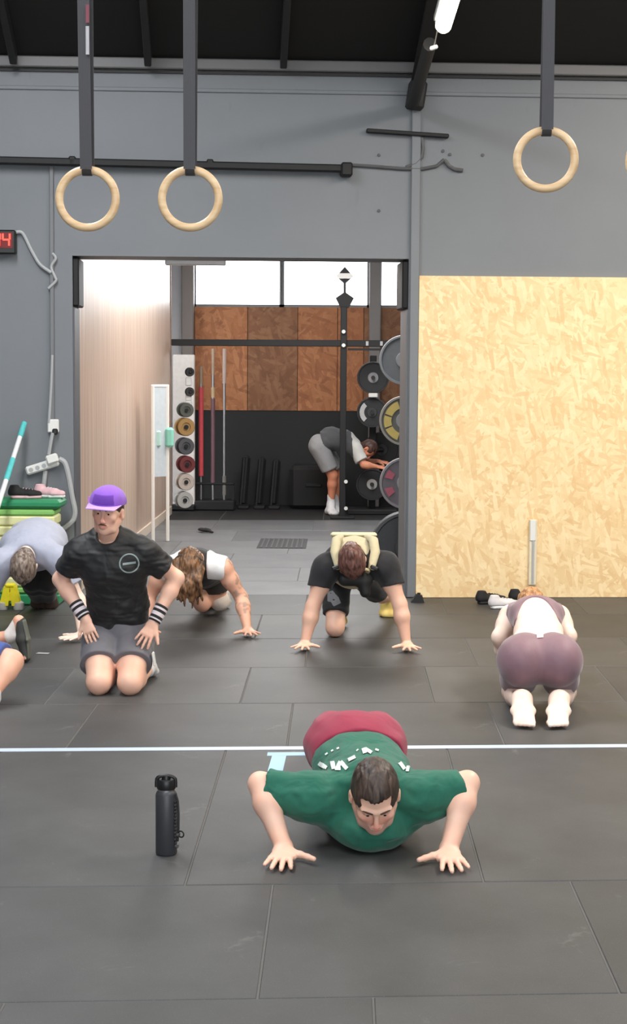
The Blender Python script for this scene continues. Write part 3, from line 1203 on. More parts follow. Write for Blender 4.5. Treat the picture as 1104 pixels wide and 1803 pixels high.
MB().tube([Vector((g.x + 0.034, g.y - 0.006, 0.245))] + hp + [Vector((g.x - 0.034, g.y - 0.006, 0.245))], 0.0065, 10).build('cap_handle', black_pl, bt, smooth=True)
MB().lathe((g.x, g.y, 0.268), [(0, 0), (0.017, 0), (0.015, 0.018), (0.0, 0.018)], n=24).build('spout', black_pl, bt, smooth=True)
cordm = mat('braided_cord', srgb(30, 31, 34), 0.6)
side = Vector((0.85, -0.53, 0)).normalized()
tn = Vector((0.53, 0.85, 0))
for k in range(13):
    z = 0.045 + k * 0.0125
    MB().box(Vector((g.x, g.y, z)) + side * (r + 0.002), (0.012, 0.010, 0.009), R=Matrix.Rotation(-0.56 + (0.5 if k % 2 else -0.5), 3, 'Z'), bev=0.003).build('cord_knot', cordm, bt)
sp_ = [Vector((g.x, g.y, 0.225)) + side * 0.042]
sp_ += [Vector((g.x, g.y, 0.225 - 0.18 * s_)) + side * (0.049 + 0.006 * math.sin(s_ * 3.1)) for s_ in (0.15, 0.4, 0.7, 0.95)]
MB().tube(sp_, 0.0045, 8).build('cord', cordm, bt, smooth=True)
for (dz, dd) in ((0.078, 0.054), (0.035, 0.047)):
    MB().lathe(Vector((g.x, g.y, dz)) + side * dd - side * 0.004, [(0, 0), (0.007, 0), (0.007, 0.008), (0, 0.008)], side, 14).build('cord_rivet', chrome, bt, smooth=True)
MB().torus(Vector((g.x, g.y, 0.082)) + side * 0.066, 0.011, 0.0028, (0.5, 1, 0), 20, 8).build('cord_ring', black_pl, bt, smooth=True)

# ================================================================== LEFT: MAT STACK, JAVELIN, SHOES
Yf = 11.66
xr_ = wx(104, Yf, 950)
xl_ = xr_ - 0.95
st = empty('mat_stack', ((xl_ + xr_) / 2, Yf, 0))
green = mat('green_vinyl', srgb(42, 138, 92), 0.5)
green2 = mat('lime_vinyl', srgb(140, 200, 110), 0.5)
yel = mat('pale_yellow_foam', srgb(232, 232, 176), 0.6)
zt_ = wz(897, Yf, 60)
layers = 9
tag(st, 'stack of folded exercise mats, green on top and pale yellow below', 'exercise mats')
bb0 = 0.15
mlist = [green] + [green2] + [yel] * 7 + [green2]
zcur = 0.0
hs = [0.085, 0.05] + [(zt_ - 0.085 - 0.05 - 0.05 - 0.0) / 7] * 7 + [0.05]
for k, (hh, mm) in enumerate(zip(hs, mlist)):
    ins = 0.0
    MB().box(((xl_ + xr_) / 2 + random.uniform(-.008, .008) - 0.02 * (k > 1), Yf + 0.165 + random.uniform(-.006, .006), zcur + hh / 2), (xr_ - xl_ - 0.05 * (k > 1), 0.30, hh - 0.004), bev=0.012).build('mat', mm, st)
    zcur += hh
MB().box(((xl_ + xr_) / 2, Yf + 0.165, zcur + 0.035), (xr_ - xl_ + 0.01, 0.32, 0.065), bev=0.02).build('top_mat', green, st)
ztop_stack = zcur + 0.0675

# javelin-like training stick
a, b = P(-42, 1010, 10.9), P(43, 745, 11.99)
jv = empty('training_stick', a)
d = b - a
tag(jv, 'white stick with turquoise bands leaning on the wall above the mats', 'stick')
tq = mat('turquoise_band', srgb(92, 196, 196), 0.4)
wh = mat('white_stick', srgb(232, 234, 236), 0.4, var=0.03)
a0 = a + d * ((0.0 - a.z) / d.z)
for (s0, s1, mm, nm) in ((-1, 0.0, wh, 'shaft'), (0.60, 0.745, tq, 'grip_band'), (0.90, 1.0, tq, 'tip_band')):
    if nm == 'shaft':
        MB().tube([a0, b], [0.021, 0.017], 14).build(nm, mm, jv, smooth=True)
    else:
        MB().tube([a + d * s0, a + d * s1], [0.0215, 0.0205], 14).build(nm, mm, jv, smooth=True)
jv.location = a0
for ch in jv.children:
    ch.location = Vector((0, 0, 0)) - (a0 - a)


def shoe(base, direction, label, m_up, m_sole, L_=0.27, sock=None, tilt=0.0, name='shoe', group=None, roll=0.0):
    """shoe lying with heel at base, toe along direction"""
    e = empty(name, base)
    tag(e, label, 'shoe', group)
    d = Vector(direction).normalized()
    up = Vector((0, 0, 1))
    if roll:
        up = Matrix.Rotation(roll, 3, d) @ up
    rt = d.cross(up).normalized()
    up = rt.cross(d)
    w = lambda x, y, z: Vector(base) + d * x + rt * y + up * z
    sd = SDF()
    sd.seg(w(.05, 0, .045), w(.17, 0, .035), .040, .032, wa=.038, wb=.046, R=rt, k=.02)
    sd.seg(w(.17, 0, .035), w(.23, 0.004, .03), .032, .026, wa=.046, wb=.038, R=rt, k=.02)
    sd.seg(w(.05, 0, .05), w(.055, 0, .085), .036, .034, k=.02)
    sd.ell(w(.055, 0, .115), (.028, .028, .03), k=.01, op='sub')
    sd.cut(w(0, 0, 0.022), -up)
    soft('upper', sd, 0.006, m_up, e)
    so = SDF()
    so.seg(w(.045, 0, .012), w(.15, 0, .012), .02, .02, wa=.038, wb=.044, R=rt, k=.01)
    so.seg(w(.15, 0, .012), w(.235, 0.004, .014), .02, .02, wa=.046, wb=.036, R=rt, k=.01)
    so.cut(w(0, 0, 0.026), up)
    so.cut(w(0, 0, 0.001), -up)
    soft('sole', so, 0.006, m_sole, e)
    la = MB()
    for k in range(4):
        x = .12 + k * .022
        la.tube([w(x, -.022, .074 - k * .0035), w(x, 0, .079 - k * .0035), w(x, .022, .074 - k * .0035)], .003, 6)
    la.build('laces', m_sole, e, smooth=True)
    return e


pinkm = mat('pale_pink_fabric', srgb(222, 180, 186), 0.7)
blk = mat('black_fabric', srgb(30, 29, 31), 0.8)
whm = mat('white_shoe_rubber', srgb(225, 224, 224), 0.5)
q = P(60, 890, 11.85)
shoe((q.x - 0.02, 11.93, ztop_stack), (0.95, -0.25, 0), 'pale pink shoe lying on top of the green mat, right of the black one', pinkm, whm, group='shoes on the mat stack')
shoe((q.x - 0.19, 11.80, ztop_stack), (0.98, 0.1, 0), 'black and pale pink shoe on the green mat near the stick', blk, pinkm, group='shoes on the mat stack')
# shoes by the chipboard
q = G(836, 1064)
shoe((q.x, q.y, 0), (0.93, 0.35, 0), 'black shoe lying on the floor by the pale board, left of the white shoe', blk, blk, group='shoes by the pale board')
q = G(858, 1072)
shoe((q.x, q.y, 0), (0.92, 0.25, 0), 'white shoe on the floor between two black ones by the pale board', mat('white_knit', srgb(215, 210, 212), 0.7), whm, group='shoes by the pale board')
q = G(893, 1060)
shoe((q.x, q.y - 0.0, 0), (0.98, -0.2, 0), 'black shoe nearest the kneeling woman by the pale board', blk, mat('grey_sole', srgb(150, 148, 150), 0.6), group='shoes by the pale board')

# yellow A-shaped stand with pale rubber feet
Yy = 11.0
ye = mat('bright_yellow_plastic', srgb(238, 222, 40), 0.4)
fp = mat('pale_rubber_foot', srgb(190, 186, 178), 0.6)
def a_stand(px, py, w_, h_, label):
    g_ = G(px, py)
    e = empty('yellow_stand', (g_.x, g_.y, 0))
    tag(e, label, 'stand', 'yellow stands beside the mat stack')
    tp_ = Vector((g_.x, g_.y, h_))
    for s_ in (-1, 1):
        a_ = Vector((g_.x + s_ * w_ / 2, g_.y, 0.03))
        a1 = Vector((g_.x + s_ * 0.012, g_.y, h_))
        MB().prism([a_ + Vector((-s_ * 0.045, 0.03, 0)), a_ + Vector((s_ * 0.02, 0.03, 0)), a1 + Vector((s_ * 0.03, 0.03, 0)), a1 + Vector((-s_ * 0.012, 0.03, 0))], (0, -0.06, 0)).build('leg', ye, e)
        MB().lathe((a_.x, a_.y, 0.0), [(0, 0), (0.036, 0), (0.04, 0.012), (0.038, 0.05), (0.02, 0.062), (0, 0.062)], n=20).build('rubber_foot', fp, e, smooth=True)
    MB().box((g_.x, g_.y, h_ * 0.55), (w_ * 0.55, 0.05, 0.07), bev=0.008).build('cross_plate', ye, e)
    MB().box((g_.x, g_.y, h_ + 0.005), (0.07, 0.07, 0.03), bev=0.01).build('top_cap', ye, e)
a_stand(19, 1073, 0.115, 0.17, 'yellow A-shaped stand with pale feet on the floor beside the mat stack')

# ================================================================== REAR ROOM EQUIPMENT
# tall white framed easel board
Ye = G(295, 953).y
eb = empty('easel_board', (P(283, 953, Ye).x, Ye, 0))
tag(eb, 'tall narrow white framed board on two legs standing inside the doorway', 'board')
cream = mat('cream_white_frame', srgb(236, 230, 222), 0.4, var=0.03)
za, zb_ = wz(677, Ye, 283), wz(840, Ye, 283)
xa, xb = P(272, 800, Ye).x, P(295, 800, Ye).x
MB().box((xa, Ye - 0.14, za / 2), (0.032, 0.04, za), bev=0.006).build('post', cream, eb)
MB().box((xb, Ye, za / 2), (0.032, 0.04, za), bev=0.006).build('post', cream, eb)
Re = Matrix.Rotation(math.atan2(0.14, xb - xa), 3, 'Z')
MB().box(((xa + xb) / 2, Ye - 0.07, za - 0.012), (math.hypot(xb - xa, 0.14), 0.025, 0.025), R=Re, bev=0.004).build('top_rail', cream, eb)
MB().box(((xa + xb) / 2, Ye - 0.07, (za + zb_) / 2), (math.hypot(xb - xa, 0.14) - 0.02, 0.012, za - zb_ - 0.02), R=Re).build('board', mat('pale_blue_board', srgb(196, 202, 206), 0.3), eb)
q = P(297, 770, Ye)
MB().box((q.x + 0.012, Ye - 0.03, q.z), (0.085, 0.05, 0.20), bev=0.03).build('mint_clip', mat('mint_plastic', srgb(140, 205, 184), 0.4), eb)
MB().box((q.x - 0.1, Ye - 0.10, q.z - 0.01), (0.07, 0.03, 0.16), bev=0.02).build('mint_cloth', mat('pale_mint_plastic', srgb(180, 212, 202), 0.5), eb)

# stack of round weights on pegs on the left
rk = empty('plate_peg_rack', (wx(332, 19.4, 850), 19.4, 0))
tag(rk, 'upright white peg board with short pegs near the far left column', 'rack')
MB().box((wx(323, 19.7), 19.75, 0.95), (0.27, 0.05, 1.9), bev=0.01).build('peg_board', mat('pale_board', srgb(206, 198, 192), 0.5), rk)
MB().box((wx(323, 19.7), 19.72, 0.04), (0.30, 0.2, 0.08), bev=0.02).build('rack_base', black_pl, rk)
cols = [(655, 8, srgb(40, 36, 34), 'tiny black', 335), (690, 8, srgb(44, 40, 38), 'small black', 335), (714, 8, srgb(36, 30, 28), 'small dark', 335), (722, 13, srgb(86, 88, 80), 'grey green', 329), (752, 16, srgb(170, 132, 78), 'mustard yellow', 328),
        (786, 15, srgb(80, 80, 84), 'charcoal grey', 328), (818, 15, srgb(110, 44, 46), 'maroon', 330), (849, 15, srgb(196, 182, 172), 'cream white', 328), (881, 15, srgb(178, 176, 172), 'pale grey bottom', 326)]
for i, (py, rr, cc, nm, px) in enumerate(cols):
    if i == 2:
        continue
    Yd = 19.25
    c = P(px, py, Yd)
    rad = rr * Yd / 2850
    ax = Vector((0.30, -1, 0)).normalized()
    e = empty('weight_plate', (c.x, c.y, c.z - rad))
    where = {0: 'topmost on the peg board', 1: 'second from top on the peg board', 3: 'above the mustard one on the peg board'}.get(i, 'on the peg board by the far left column')
    tag(e, nm + ' round weight ' + where, 'weight plate', 'weights on the peg board')
    th = 0.22 if i > 2 else 0.08
    MB().lathe(c - ax * th, [(0, 0), (rad * 0.9, 0), (rad, 0.02), (rad, th - 0.02), (rad * 0.92, th), (rad * 0.5, th), (rad * 0.45, th - 0.015), (0, th - 0.015)], ax, 30).build('disc', mat('w%d' % i, cc, 0.6), e, smooth=True)
    MB().lathe(c - ax * 0.012, [(0, 0), (rad * 0.25, 0), (rad * 0.25, 0.022), (0, 0.022)], ax, 18).build('hub', black_pl, e, smooth=True)
for py in (672, 698, 714):
    q = P(332, py, 19.3)
    MB().box(q, (0.07, 0.05, 0.10), bev=0.008).build('white_collar', white_pl, rk)

# upright bars in a black floor holder
hb = empty('bar_holder', (wx(374, 19.9), 19.9, 0))
tag(hb, 'black floor holder with upright bars by the far wall', 'bar holder')
MB().box((wx(376, 19.9), 19.9, 0.06), (0.54, 0.34, 0.12), bev=0.015).build('holder_base', black_steel, hb)
MB().box((wx(376, 19.9), 19.9, 0.32), (0.52, 0.06, 0.03), bev=0.008).build('holder_rail', black_steel, hb)
for sx_ in (-0.24, 0.24):
    MB().box((wx(376, 19.9) + sx_, 19.9, 0.2), (0.03, 0.04, 0.26)).build('holder_post', black_steel, hb)


def ubar(px, ytop, segs, label):
    Yb = 19.9
    x = wx(px, Yb, 750)
    e = empty('upright_bar', (x, Yb, 0.12))
    tag(e, label, 'barbell', 'upright bars in the holder')
    zt2 = wz(ytop, Yb, px)
    MB().tube([(x, Yb, 0.121), (x, Yb, zt2)], 0.016, 12).build('shaft', chrome, e, smooth=True)
    for (a_, b_, cc, rr) in segs:
        MB().tube([(x, Yb, wz(a_, Yb, px)), (x, Yb, wz(b_, Yb, px))], rr, 14).build('sleeve', mat('slv%s' % (str(cc)), cc, 0.45), e, smooth=True)


ubar(354, 645, [(682, 838, srgb(214, 80, 88), 0.03), (645, 676, srgb(160, 140, 120), 0.02)], 'upright bar with a long red sleeve in the holder')
ubar(375, 614, [(702, 850, srgb(112, 82, 90), 0.026), (614, 660, srgb(176, 150, 130), 0.02), (682, 700, srgb(196, 170, 130), 0.024)], 'upright bar with a dull mauve sleeve in the holder')
ubar(395, 614, [(614, 675, srgb(188, 166, 156), 0.024), (838, 872, srgb(120, 116, 112), 0.024)], 'upright bar with a pale upper sleeve, right end of the holder')

# dark benches stacked along the far wall
bl = mat('black_vinyl', srgb(22, 22, 23), 0.7)  # plain black vinyl of the benches and the block
for i, (px, hh, lean) in enumerate(((430, 0.62, 0.08), (458, 0.6, 0.08), (484, 0.58, 0.08))):
    x = wx(px, 20.1)
    e = empty('folded_bench', (x, 20.1, 0))
    tag(e, ['black folded bench leaning at the far wall, nearest the upright bars', 'black folded bench leaning at the far wall, middle one', 'black folded bench leaning at the far wall, nearest the bending athlete'][i], 'bench', 'black benches at the far wall')
    Rz = Matrix.Rotation(lean, 3, 'Y')
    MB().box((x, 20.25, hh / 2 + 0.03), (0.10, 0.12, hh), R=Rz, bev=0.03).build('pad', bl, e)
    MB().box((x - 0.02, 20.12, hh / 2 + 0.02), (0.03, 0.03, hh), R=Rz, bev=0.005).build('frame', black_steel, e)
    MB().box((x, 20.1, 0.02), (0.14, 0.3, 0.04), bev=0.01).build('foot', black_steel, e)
x = wx(568, 20.2)
e = empty('soft_plyo_block', (x, 20.2, 0))
tag(e, 'large black padded block against the black far wall', 'padded block')
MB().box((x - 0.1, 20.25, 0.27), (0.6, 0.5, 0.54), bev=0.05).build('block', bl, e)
MB().box((x - 0.1, 19.995, 0.3), (0.2, 0.02, 0.04), bev=0.008).build('handle', black_rub, e)

# rig: crossbar, upright with two diamond finials
Yg = 18.9
rig = empty('squat_rig', (wx(604, Yg, 900), Yg, 0))
tag(rig, 'black steel rig with a long crossbar and diamond topped upright', 'rig')
zc = wz(604, Yg, 500)
xa, xb = wx(302, Yg), wx(688, Yg)
MB().box(((xa + xb) / 2, Yg, zc), (xb - xa, 0.06, 0.075), bev=0.006).build('crossbar', black_steel, rig)
MB().box(((wx(612, Yg) + wx(680, Yg)) / 2, Yg, wz(615, Yg)), (wx(680, Yg) - wx(612, Yg), 0.03, 0.025)).build('lower_rail', black_steel, rig)
xp = wx(604, Yg, 750)
MB().box((xp, Yg - 0.02, wz(540, Yg) / 2), (0.075, 0.075, wz(540, Yg)), bev=0.006).build('upright', black_steel, rig)
MB().box((xp, Yg - 0.02, 0.012), (0.28, 0.3, 0.024), bev=0.005).build('foot_plate', black_steel, rig)
for py in (584, 608, 848, 895):
    q = P(605 + (4 if py > 800 else 0), py, Yg - 0.08)
    MB().lathe(q, [(0, 0), (0.022, 0), (0.022, 0.012), (0, 0.012)], (0, -1, 0), 12).build('bolt', white_pl, rig)
for px in (646, 671):
    MB().box((wx(px, Yg), Yg - 0.035, zc), (0.03, 0.02, 0.05)).build('bolt_plate', grey_pl, rig)
MB().tube([P(607, 540, Yg), P(607, 480, Yg)], 0.014, 10).build('finial_rod', black_steel, rig, smooth=True)


def diamond(cy, hw, up, dn, nm, m_, flat_top=0):
    c = P(607, cy, Yg)
    s_ = Yg / 2850
    poly = [(-hw, 0), (0, up), (hw, 0), (hw * 0.45, -dn), (-hw * 0.45, -dn)]
    MB().prism([c + Vector((x * s_, -0.03, z * s_)) for x, z in poly], (0, 0.06, 0)).build(nm, m_, rig)


diamond(525, 16, 11, 17, 'diamond_finial', black_steel)
c = P(607, 486, Yg)
s_ = Yg / 2850
MB().prism([c + Vector((x * s_, -0.03, z * s_)) for x, z in ((-10, 5), (0, 16), (10, 5))], (0, 0.06, 0)).build('diamond_finial', black_steel, rig)
MB().prism([c + Vector((x * s_, -0.03, z * s_)) for x, z in ((-10, -5), (0, -14), (10, -5))], (0, 0.06, 0)).build('diamond_finial', black_steel, rig)
MB().prism([c + Vector((x * s_, -0.035, z * s_)) for x, z in ((-15, 0), (-10, 4.5), (10, 4.5), (15, 0), (10, -4.5), (-10, -4.5))], (0, 0.07, 0)).build('white_stripe', white_pl, rig)


# plates stored on the right
def plate(px, py, rad, Yd, label, cface, crim, deco=None, chub=None, group='weight plates on the right of the rear room', th=0.06):
    c = P(px, py, Yd)
    e = empty('weight_plate', (c.x, c.y, c.z - rad))
    tag(e, label, 'weight plate', group)
    ax = Vector((0, -1, 0))
    MB().lathe(c - ax * th, [(0, 0), (rad * 0.97, 0), (rad, 0.008), (rad, th - 0.008), (rad * 0.97, th), (rad * 0.90, th), (rad * 0.88, th - 0.010), (0, th - 0.010)], ax, 48).build('disc', mat('pf_' + str(cface), cface, 0.55), e, smooth=True)
    MB().lathe(c - ax * 0.004, [(rad * 0.90, 0), (rad * 0.995, 0), (rad * 0.985, 0.007), (rad * 0.91, 0.007)], ax, 48, ring=True).build('rim', mat('pr_' + str(crim), crim, 0.5), e, smooth=True)
    h_ = chub or srgb(150, 150, 152)
    MB().lathe(c - ax * 0.012, [(rad * 0.13, 0), (rad * 0.34, 0), (rad * 0.32, 0.014), (rad * 0.13, 0.014)], ax, 32, ring=True).build('hub', mat('ph_' + str(h_), h_, 0.4, 0.0), e, smooth=True)
    MB().lathe(c - ax * 0.02, [(0, 0), (rad * 0.12, 0), (rad * 0.12, 0.10), (0, 0.10)], ax, 18).build('peg', dark_steel, e, smooth=True)
    if deco:
        kind, dc = deco
        dm = mat('pd_' + str(dc), dc, 0.5)
        for (a0_, a1_) in kind:
            v, f = [], []
            for i in range(9):
                t_ = math.radians(a0_ + (a1_ - a0_) * i / 8)
                for rr in (0.52, 0.82):
                    v.append(c + Vector((math.cos(t_) * rad * rr, -0.002, math.sin(t_) * rad * rr)))
            for i in range(8):
                f.append((2 * i, 2 * i + 1, 2 * i + 3, 2 * i + 2))
            v2 = [p_ + Vector((0, 0.008, 0)) for p_ in v]
            nn = len(v)
            f += [tuple(q_ + nn for q_ in ff)[::-1] for ff in f]
            f += [(2 * i, 2 * i + 2, nn + 2 * i + 2, nn + 2 * i) for i in range(8)] + [(2 * i + 1, nn + 2 * i + 1, nn + 2 * i + 3, 2 * i + 3) for i in range(8)]
            MB().add(v, f) if False else None
            mb = MB()
            mb.add(v + v2, f)
            mb.build('marking', dm, e)
    return e


dk = srgb(38, 38, 40)
plate(657, 665, 0.19, 19.3, 'black weight plate hanging highest behind the rear column', dk, dk)
plate(655, 726, 0.18, 19.3, 'black weight plate with white arc marking, below the highest black one', dk, dk, ([(130, 230)], srgb(190, 190, 190)), srgb(52, 52, 54))
plate(672, 792, 0.22, 19.95, 'black weight plate behind the bending athlete, without markings', srgb(30, 28, 28), dk, None, srgb(40, 38, 38))
plate(655, 853, 0.19, 19.3, 'black weight plate hanging lowest with pale hub', dk, dk, None, srgb(186, 186, 184))
plate(712, 634, 0.225, 14.6, 'large grey weight plate at the right jamb, highest of three', srgb(112, 116, 120), srgb(136, 140, 144))
plate(712, 741, 0.225, 14.6, 'large grey weight plate with yellow marking at the right jamb', srgb(110, 108, 104), srgb(150, 146, 138), ([(110, 160), (165, 200), (205, 250)], srgb(206, 184, 104)))
plate(714, 851, 0.235, 14.6, 'large grey weight plate with pink marks at the right jamb, lowest', srgb(112, 106, 112), srgb(140, 136, 140), ([(140, 165), (195, 220)], srgb(176, 92, 108)))
q = G(722, 1020)
plate(716, 965, 0.30, q.y, 'large black tire-like plate standing on the floor behind the right jamb', srgb(62, 63, 66), srgb(76, 78, 82), None, srgb(70, 70, 72), th=0.15)
# rack post behind the right jamb
po = empty('plate_rack', (wx(709, 14.9), 14.9, 0))
tag(po, 'grey upright plate rack post just behind the right door jamb', 'rack')
xx = wx(722, 14.9)
MB().box((xx, 14.9, 1.3), (0.08, 0.08, 2.6), bev=0.006).build('upright', mat('rack_grey', srgb(104, 108, 112), 0.45), po)
MB().box((xx, 14.9, 0.03), (0.4, 0.5, 0.06), bev=0.01).build('foot', black_steel, po)
for py in (634, 741, 851):
    MB().tube([P(714, py, 14.88), P(714, py, 14.60)], 0.02, 10).build('peg', chrome, po, smooth=True)
for k in range(14):
    MB().lathe((xx - 0.0, 14.858, 0.5 + k * 0.14), [(0, 0), (0.012, 0), (0.012, 0.004), (0, 0.004)], (0, -1, 0), 10).build('bolt', black_pl, po)
po2 = empty('plate_tree', (wx(657, 19.5), 19.5, 0))
tag(po2, 'dark plate tree in front of the right rear column', 'rack')
MB().box((wx(657, 19.6), 19.55, 0.95), (0.08, 0.08, 1.9), bev=0.006).build('upright', black_steel, po2)
MB().box((wx(657, 19.6), 19.55, 0.03), (0.6, 0.5, 0.06), bev=0.01).build('foot', black_steel, po2)
for px, py in ((657, 665), (655, 726), (655, 853)):
    a_ = P(px, py, 19.35)
    MB().tube([Vector((wx(657, 19.6), 19.53, a_.z)), Vector((a_.x, 19.5, a_.z)), a_], 0.02, 10).build('peg', dark_steel, po2, smooth=True)
a_ = P(672, 792, 19.9)
MB().tube([Vector((wx(657, 19.6), 19.57, a_.z)), Vector((a_.x, 19.75, a_.z)), a_], 0.02, 10).build('peg', dark_steel, po2, smooth=True)
MB().box(P(657, 696, 19.25), (0.11, 0.05, 0.05), bev=0.008).build('white_label', white_pl, po2)

# small dark things on the floor
q = G(362, 938)
o = SDF()
o.ell((q.x, q.y, 0.03), (0.06, 0.03, 0.02)).ell((q.x - 0.05, q.y + 0.08, 0.028), (0.04, 0.05, 0.018)).seg((q.x, q.y, .03), (q.x + .08, q.y - .06, .012), .018, .012)
o.cut((0, 0, 0.001), (0, 0, -1))
e = empty('dropped_strap', (q.x, q.y, 0))
tag(e, 'small crumpled black wrist strap on the grey floor beyond the doorway', 'strap')
soft('strap_body', o, 0.006, blk, e)
q = G(735, 1060)
e = empty('door_stop', (q.x, q.y, 0))
tag(e, 'small black door stop on the floor at the foot of the pilaster', 'door stop')
MB().prism([Vector((q.x - .05, q.y + .03, 0)), Vector((q.x + .05, q.y + .03, 0)), Vector((q.x + .035, q.y + .03, .05)), Vector((q.x - .01, q.y + .03, .06))], (0, -0.06, 0)).build('wedge', black_rub, e)
MB().lathe((q.x + .01, q.y, 0.05), [(0, 0), (0.014, 0), (0.012, 0.02), (0, 0.02)], n=14).build('knob', black_pl, e, smooth=True)
q = G(75, 1151)
e = MB()
e.prism([Vector((q.x - .04, q.y - .005, 0.0005)), Vector((q.x + .035, q.y - .01, 0.0005)), Vector((q.x + .04, q.y + .02, 0.0005)), Vector((q.x - .03, q.y + .03, 0.0005))], (0, 0, 0.002))
tag(e.build('paper_scrap', mat('paper_scrap', srgb(170, 170, 168), 0.7)), 'small pale scrap on the floor beside the dark shoe sole at left', 'scrap')

# ================================================================== PEOPLE
SK1 = skin('skin_fair_warm', srgb(236, 190, 166))
SK2 = skin('skin_tan', srgb(226, 174, 148))
SK3 = skin('skin_pale', srgb(246, 220, 204))
SK4 = skin('skin_deep_tan', srgb(214, 142, 110))
V = Vector


def arr(v): return np.array(v, float)


def limb(sd, a, b, c, r, off=0.0, k=0.03, part='both', bulge=1.0):
    """arm or leg a-b-c; r = (root, belly1, joint, belly2, end)"""
    a, b, c = arr(a), arr(b), arr(c)
    o = off
    if part in ('both', 'upper'):
        m = a + (b - a) * 0.4
        sd.seg(a, m, r[0] + o, r[1] + o, k=k)
        sd.seg(m, b, r[1] + o, r[2] + o, k=k)
    if part in ('both', 'lower'):
        m = b + (c - b) * 0.3
        sd.seg(b, m, r[2] + o, r[3] + o, k=k)
        sd.seg(m, c, r[3] + o, r[4] + o, k=k)


ARM = (0.052, 0.050, 0.038, 0.041, 0.025)
ARM_F = (0.042, 0.040, 0.033, 0.034, 0.022)
LEG = (0.088, 0.080, 0.056, 0.056, 0.036)


def hand(sd, wrist, fdir, up, thumb_side, spread=0.16, curl=0.0, s=1.0, rise=0.0, thumb_ang=0.95, tips=None):
    """palm plus five fingers; fdir: finger direction, up: back of the hand, thumb_side: +1/-1 along fdir x up"""
    w = V(wrist)
    f = V(fdir).normalized()
    u = V(up).normalized()
    u = (u - f * u.dot(f)).normalized()
    x = f.cross(u).normalized() * thumb_side      # towards the thumb
    q = lambda a, b, c: w + (f * a + x * b + u * c) * s
    # palm: wrist to knuckles
    sd.seg(q(-0.02, 0, 0), q(0.02, 0, 0.0), 0.021 * s, 0.018 * s, wa=0.027 * s, wb=0.030 * s, R=x, k=0.012 * s)
    sd.seg(q(0.02, 0.0, 0), q(0.078, 0.0, 0.0), 0.017 * s, 0.0125 * s, wa=0.031 * s, wb=0.040 * s, R=x, k=0.010 * s)
    sd.seg(q(0.02, 0.022, -0.002), q(0.05, 0.036, -0.004), 0.014 * s, 0.012 * s, k=0.010 * s)
    for i, (b, ln, r) in enumerate(((0.030, 0.070, 0.0085), (0.010, 0.079, 0.0088), (-0.011, 0.073, 0.0083), (-0.030, 0.057, 0.0075))):
        an = (1.5 - i) * spread
        d = (f * math.cos(an) + x * math.sin(an))
        p = q(0.078 if i in (1, 2) else 0.072, b, 0.0)
        cc = curl
        for j, fr in enumerate((0.45, 0.30, 0.25)):
            dd = (d * math.cos(cc) - u * math.sin(cc))
            p2 = p + dd * ln * fr * s
            sd.seg(p, p2, r * s * (1 - 0.08 * j), r * s * (0.93 - 0.08 * j), k=0.005 * s)
            p = p2
            cc += curl
        
    # thumb from the side of the palm
    d = (f * math.cos(thumb_ang) + x * math.sin(thumb_ang))
    p0 = q(0.022, 0.022, -0.003)
    p1 = p0 + (d * 0.036) * s
    d2 = (f * math.cos(thumb_ang * 0.8) + x * math.sin(thumb_ang * 0.8))
    p2 = p1 + d2 * 0.030 * s
    p3 = p2 + d2 * 0.024 * s
    sd.seg(p0, p1, 0.0135 * s, 0.0115 * s, k=0.010 * s)
    sd.seg(p1, p2, 0.0110 * s, 0.0098 * s, k=0.005 * s)
    sd.seg(p2, p3, 0.0098 * s, 0.0080 * s, k=0.005 * s)
    return w


